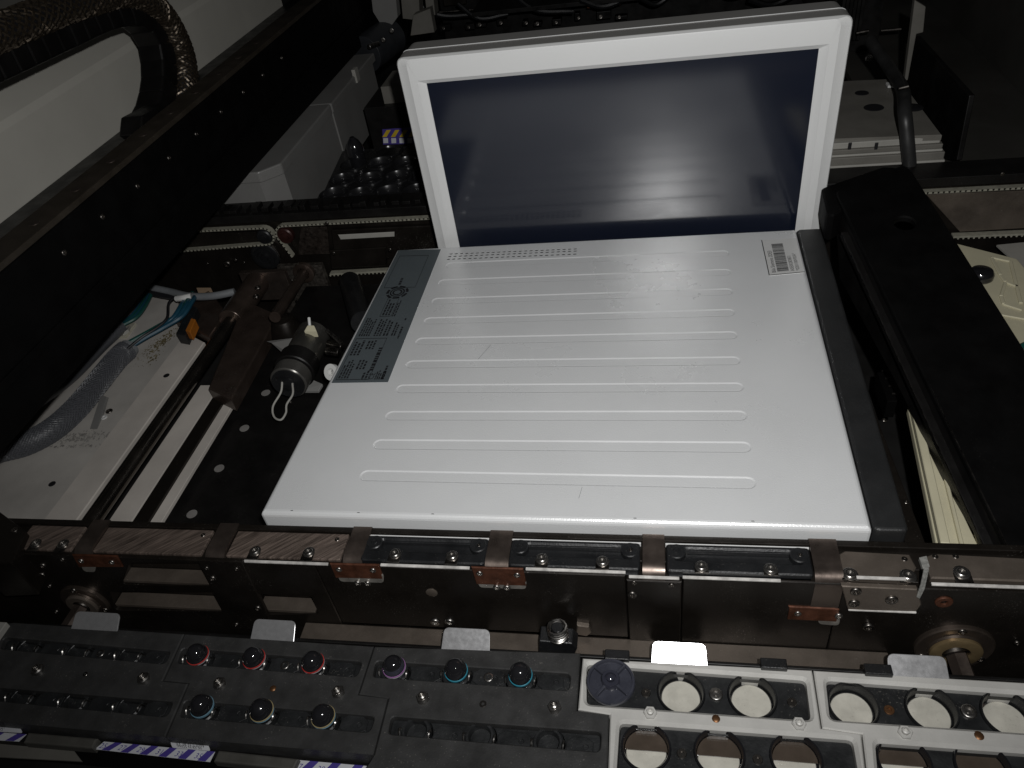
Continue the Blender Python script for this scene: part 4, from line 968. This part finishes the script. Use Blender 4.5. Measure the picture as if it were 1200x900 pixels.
box('upper_body', (V(452,140,YWB).x, YWB+.01, q0.z+.03), (q1.x, YWB+.08, q0.z+.055), M_BOX, wl)
def vq(x, y, o): return V(x, y, YWB-o)
quads('violet_band', [[vq(448,151.5,.001), vq(492,148.5,.001), vq(494,168,.001), vq(449,169.5,.001)]], M_VIOLET, wl)
quads('yellow_stripe', [[vq(448+k*10+5,152.5,.0015), vq(448+k*10+10,152.2,.0015), vq(448+k*10+5,160.5,.0015), vq(448+k*10,160.7,.0015)] for k in range(4)], M_YELLOW, wl)
quads('label_patch', [[vq(449+k*9.4,162,.0015), vq(454.6+k*9.4,161.8,.0015), vq(455+k*9.4,167.6,.0015), vq(449.4+k*9.4,167.9,.0015)] for k in range(4)], M_PAPER, wl)
# robot arm pieces at the top
ar = thing('placement_head', (-.45, 1.5, .1), 'grey placement head with a dark cylinder above the guard', 'machine head')
YA = 1.35
vface('head_plate', [(433,-20),(437,14),(447,30),(453,60),(458,60),(456,34),(466,20),(462,-20)], YA, .02, M_GUARD, ar)
vface('head_box', [(468,-20),(472,22),(492,24),(490,-20)], YA+.05, .03, M_BOX, ar)
vface('head_box', [(496,-20),(500,16),(510,18),(506,-20)], YA+.06, .03, M_BOX, ar)
vface('head_box', [(481,42),(509,38),(504,10),(484,18)], YA+.02, .02, M_BOX, ar)
cyl('arm_cylinder', V(428,64,YA-.06), V(458,42,YA+.02), .030, mat('dark_head_paint', (.026,.028,.032), .5), ar, seg=24)
screw(V(449,47,YA-.06), FRONT, .004, ar, 'socket'); screw(V(459,36,YA-.05), FRONT, .004, ar, 'socket')
cyl('pin', V(432,55,YA-.09), V(444,51,YA-.07), .004, M_STEEL, ar)
# dark beams behind the monitor
rb2 = thing('rear_beam', (.2, 1.75, 0), 'dark rear beam with small fittings behind the monitor', 'beam')
box('beam', (-.45, 1.75, -.1), (.9, 1.82, .02), M_BLACK, rb2)
box('shelf', (-.35, 1.60, .0), (.6, 1.75, .008), M_BLACK, rb2)
p0 = V(505,15,1.7); p1 = V(700,1,1.7); cyl('rail_rod', p0, p1, .002, M_STEELD, rb2)
rn = random.Random(21)
for k in range(10):
    x = 520+k*22+rn.uniform(-6,6); p = V(x, 36-.06*(x-520)+rn.uniform(-3,2), 1.68)
    box('fitting', p, p+Vector((rn.uniform(.01,.03), .02, rn.uniform(.006,.016))), M_BLACK, rb2, bev=.001)
    screw(p+Vector((.008,-.001,.006)), FRONT+UP*.5, rn.uniform(.003,.005), rb2, 'socket', M_STEELD)
for k in range(7):
    x = 470+k*70+rn.uniform(-15,15); a = V(x, rn.uniform(-8,26)-.05*(x-470), 1.6); b = V(x+rn.uniform(40,90), rn.uniform(-12,20)-.05*(x-470), 1.62)
    tube('loom_wire', [a, a.lerp(b, .4)+Vector((0,0,-.02)), b], rn.uniform(.003,.007), M_BLACKP, rb2, seg=8)
for k in range(6):
    x = 520+k*75; p = V(x, 8-.05*(x-520), 1.72); box('frame_plate', p, p+Vector((.05+.02*(k % 2), .01, .05)), (M_BROWND, M_BLACK, M_BOX)[k % 3], rb2, bev=.002)
box('rust_plate', V(688,10,1.65), V(727,-6,1.65)+Vector((0,.02,0)), M_COPPER, rb2)
# ================================================================== right background
fb = thing('feeder_box', (.26, .9, -.01), 'warm grey layered box with slots at right behind the monitor', 'box')
zb_ = .03
plate('lid', [U(960,96,zb_), U(1054,92,zb_), U(1104,158,zb_), U(950,164,zb_)], [], zb_, .006, M_BOX, fb, ch=.0008)
Yb0 = U(1050,160,zb_).y
xl, xrr = U(950,160,zb_).x, U(1104,160,zb_).x
z1 = V(1050,165,Yb0-.004).z
def layer(pt, pb, m, o, xr_=None):
    a = V(1100, pt, Yb0-o); b = V(1100, pb, Yb0-o); return box('layer', (xl, Yb0-o, b.z), (xrr+o*.6, Yb0+.12, a.z-.0004), m, fb, bev=.0008)
layer(160,168,M_BOXL,.002); lay = layer(168.5,174,M_BOX,.006); layer(174.5,177.5,M_BOXL,.007); layer(178,187,M_BOX,.010); layer(187.5,196,M_BOXL,.012)
for x in (994,1025): q = V(x,171.5,Yb0-.0062); box('slot', (q.x,q.y-.0002,q.z-.004), (q.x+.0035,q.y+.001,q.z+.004), M_INK, lay)
for x, y, a_ in ((1010,109,.008),(1024,126,.011),(1069,126,.012)):
    c = U(x, y, zb_+.0004); lathe('oval_hole', [(a_,0),(a_*.95,.0004),(.0003,.0004)], c, UP, M_INK, fb, seg=20)
q = U(1044,101,zb_+.001); box('white_button', q-Vector((.005,.006,0)), q+Vector((.005,.006,.003)), M_STICK, fb)
gc = thing('upright_cable', U(1062,195,0), 'thick grey cable standing against the warm grey box', 'cable')
tube('cable', [V(1020,48,1.06), V(1046,85,.98), V(1058,106,.90), V(1060,130,.84), V(1063,160,.825), V(1066,198,.82), V(1066,225,.82)], .0072, mat('rubber_cable', (.022,.022,.022), .5), gc, seg=14)
cyl('cable_tie', V(1053,104,.875), V(1065,101,.875), .002, M_STEELD, gc)
bp2 = thing('black_divider', (.36, 1.0, 0), 'black divider panel beside the warm grey box', 'panel')
XD = .345
q = [W(x, y, XD) for x, y in ((1073,42),(1136,112),(1121,188),(1108,186),(1064,95))]
prism('panel', q, (.006,0,0), M_BLACK, bp2, bev=.001)
po = thing('upright_post', V(1068,100,1.05), 'pale narrow post rising behind the black divider', 'post')
prism('post', [V(1060,95,1.06), V(1064,94,1.06), V(1074,40,1.06), V(1082,38,1.06), V(1085,8,1.06), V(1072,0,1.06)], (0,.01,0), M_BOX, po, bev=.001)
rw = tag(prism('side_wall', [Vector((.50,.84,-.055)), Vector((.50,2.3,-.055)), Vector((.50,2.3,.5)), Vector((.50,.84,.5))], (.02,0,0), M_WALL, None), 'dark painted side wall at upper right', 'wall')
fl2 = tag(box('rear_deck', (.30, .83, -.06), (.50, 2.2, -.05), M_WALL, None), 'dark deck beneath the side wall at right', 'deck')
kb = thing('key_block', (.24, 1.3, 0), 'dark finned block right of the monitor top', 'block')
for k in range(6):
    q = V(985+k*4.5, 20, 1.32); box('fin', (q.x, 1.32, -.02), (q.x+.005, 1.36, q.z+.03), M_BLACK, kb)
box('fin_base', (V(980,20,1.33).x, 1.36, -.05), (V(1040,20,1.33).x, 1.40, .12), M_BLACK, kb)
cyl('bright_pin', V(1003,39,1.30), V(1018,36,1.30), .003, M_STEELD, kb); cyl('bright_pin', V(1032,36,1.30), V(1056,34,1.30), .0025, M_STEELD, kb)
screw(V(1018,68,1.30), FRONT, .006, kb, 'socket', M_STEEL)

# ================================================================== right: black bracket, cream tray, rail
br = thing('black_channel', (.22, .52, -.09), 'long black channel bracket with a round hole lying right of the housing', 'bracket')
ZC, ZN = .030, -.024                       # the far end leans on the housing, the near end drops behind the rail
a0, a1 = U(1004,272,ZC), U(1181,643,ZN); b0 = U(1060,212,ZC)
sl_ = (ZC-ZN)/(a0.y-a1.y)
def zc(y): return ZC+(y-a0.y)*sl_
b1 = U(1200,415,zc(.50)); b1 = U(1200,415,zc(b1.y))
def lx(y): return a0.x+(a1.x-a0.x)*(y-a0.y)/(a1.y-a0.y)
def rx(y): return b0.x+(b1.x-b0.x)*(y-b0.y)/(b1.y-b0.y)
tilt = lambda a, b, h: Vector((a, b, zc(b)+h))
hc_ = U(1060,263,zc(.64)); yn = a1.y-.006
plate('web', rounded([(lx(yn),yn), (rx(yn)+.004,yn), (rx(.735),.737), (lx(.70)-.002,.700)], .010, 6), [circle(hc_, .0088, 28)], 0, .005, M_BRK, br, ch=.0012, toW=tilt)
def lowz(x, y, X): return W(x, y, X)
e1_ = W(1146,640,lx(yn)+.001); e2_ = W(1066,487,lx(.50)); e3_ = W(985,330,lx(.66))
fz = [Vector((lx(yn),yn,zc(yn)-.003)), Vector((lx(.69),.69,zc(.69)-.003)), Vector((lx(.70),.702,zc(.7)-.014)), Vector((lx(.66),.66,e3_.z)), Vector((lx(.5),.50,e2_.z)), Vector((lx(yn),yn,e1_.z))]
prism('flange', fz, (.003,0,0), M_BLACK, br, bev=.001)
tube('edge_wear_highlight', [Vector((lx(y)+.0006, y, zc(y)-.0006)) for y in (yn+.002,.45,.58,.685)], .00055, M_STEELD, br, seg=6, n=2)  # dim grey tubes draw the bracket's edge highlights as colour
tube('edge_wear_highlight', [Vector((lx(y)-.0061, y, zc(y)-.0142)) for y in (yn+.012,.45,.56,.655)], .0004, M_STEELD, br, seg=6, n=2)
P = [Vector((lx(y)-.006, y, zc(y)-.014)) for y in (yn+.01,.66)]
prism('inner_fold', [P[0], P[1], P[1]+Vector((.007,0,0)), P[0]+Vector((.007,0,0))], (0,0,-.006), M_BLACK, br, bev=.001)
plate('end_tab', rounded([(lx(.7)-.012,.664),(lx(.7)+.012,.688),(rx(.74)-.005,.737),(rx(.74)-.02,.740),(lx(.7)-.012,.712)], .006, 4), [], -.004, .026, M_BRK, br, ch=.0015, toW=tilt)
for x, y in ((1033,292),(1042,291.5)): screw(U(x, y, zc(.61)+.0003), UP, .0022, br, 'flat', M_STEELD)
ZT = -.05
tray = thing('plastic_tray', (.26, .52, ZT-.02), 'cream plastic tray under the black channel bracket', 'tray')
plate('tray_floor', rounded([U(1098,642,ZT), U(1064,478,ZT), U(1113,283,ZT), U(1192,303,ZT), U(1215,330,ZT), (.62,.50), (.55,.33)], .006, 4), [], ZT, .006, M_CREAM, tray, ch=.0012, steps=2)
e0, e1 = U(1100,642,ZT), U(1066,484,ZT); dv = (e1-e0).normalized(); nv = Vector((-dv.y, dv.x, 0))*-1
for k, (o_, wv, h) in enumerate(((.000,.006,.006),(.013,.0025,.003),(.024,.006,.002))):
    P = [e0+nv*o_, e1+nv*o_+dv*.02, e1+nv*(o_+wv)+dv*.02, e0+nv*(o_+wv)]
    plate('rib', P, [], ZT+h, h-.0005, M_CREAM, tray, ch=.0006)
for k in range(5):
    a = e0+nv*.034+dv*(.01+.024*k); P = [a, a+nv*.05+dv*.004, a+nv*.05+dv*.014, a+dv*.008]
    plate('cell_wall', P, [], ZT+.004, .0035, M_CREAM, tray, ch=.0008)
def tr_seg(pts, wv=.0016):
    q = [U(x, y, ZT) for x, y in pts]
    for a, b in zip(q, q[1:]):
        d = (b-a).normalized(); n_ = Vector((-d.y, d.x, 0))*wv; plate('embossed_line', [a-n_, b-n_, b+n_, a+n_], [], ZT+.0016, .0014, M_CREAM, tray, ch=.0006)
tr_seg([(1161,302),(1184,307),(1196,356)]); tr_seg([(1162,303),(1172,323),(1178,331),(1193,337)]); tr_seg([(1178,332),(1173,348),(1176,357),(1198,364)]); tr_seg([(1160,367),(1210,376)])
kn = thing('round_knob', U(1149,326,ZT), 'small glossy black knob on the cream tray', 'knob')
lathe('knob', [(.0100,0),(.0115,.002),(.0115,.007),(.0095,.010),(.005,.0112),(.0003,.0115)], U(1148,327,ZT), UP, M_GLOSS, kn, seg=28)
gw = tag(tube('green_wire', [U(1190,418,ZT+.008), U(1200,405,ZT+.01), U(1225,400,ZT+.01)], .003, M_TEAL, None), 'short green wire at the right edge', 'wire')
ws = tag(plate('white_card', [U(1168,287,-.07), U(1240,280,-.07), U(1240,330,-.07), U(1196,312,-.07)], [], -.07, .002, M_BOXL, None, ch=0), 'pale card corner beside the cream tray', 'card')
sb = thing('side_bar', (.19, .5, -.04), 'thin dark bar between the housing and the cream tray', 'bar')
a, b = U(1087,642,-.018), U(1003,425,-.018)
prism('bar', [a, b, b+Vector((-.012,0,0)), a+Vector((-.012,0,0))], (0,0,-.05), M_BROWND, sb, bev=.0008)
screw(U(1036,492,-.0178), UP, .0018, sb, 'flat', M_STEELD); screw(U(1062,588,-.0178), UP, .0018, sb, 'flat', M_STEELD)
tb = thing('terminal_strip', U(1045,450,-.06), 'small dark terminal strip seen between bar and bracket', 'terminal strip')
box('strip_body', U(1028,436,-.085), U(1052,470,-.085)+Vector((0,0,-.02)), M_BRK, tb)
for k in range(4): q = U(1033+k*4, 436+k*9, -.084); box('terminal', q, q+Vector((.007,.0016,.002)), M_STEELD, tb, bev=.0004)
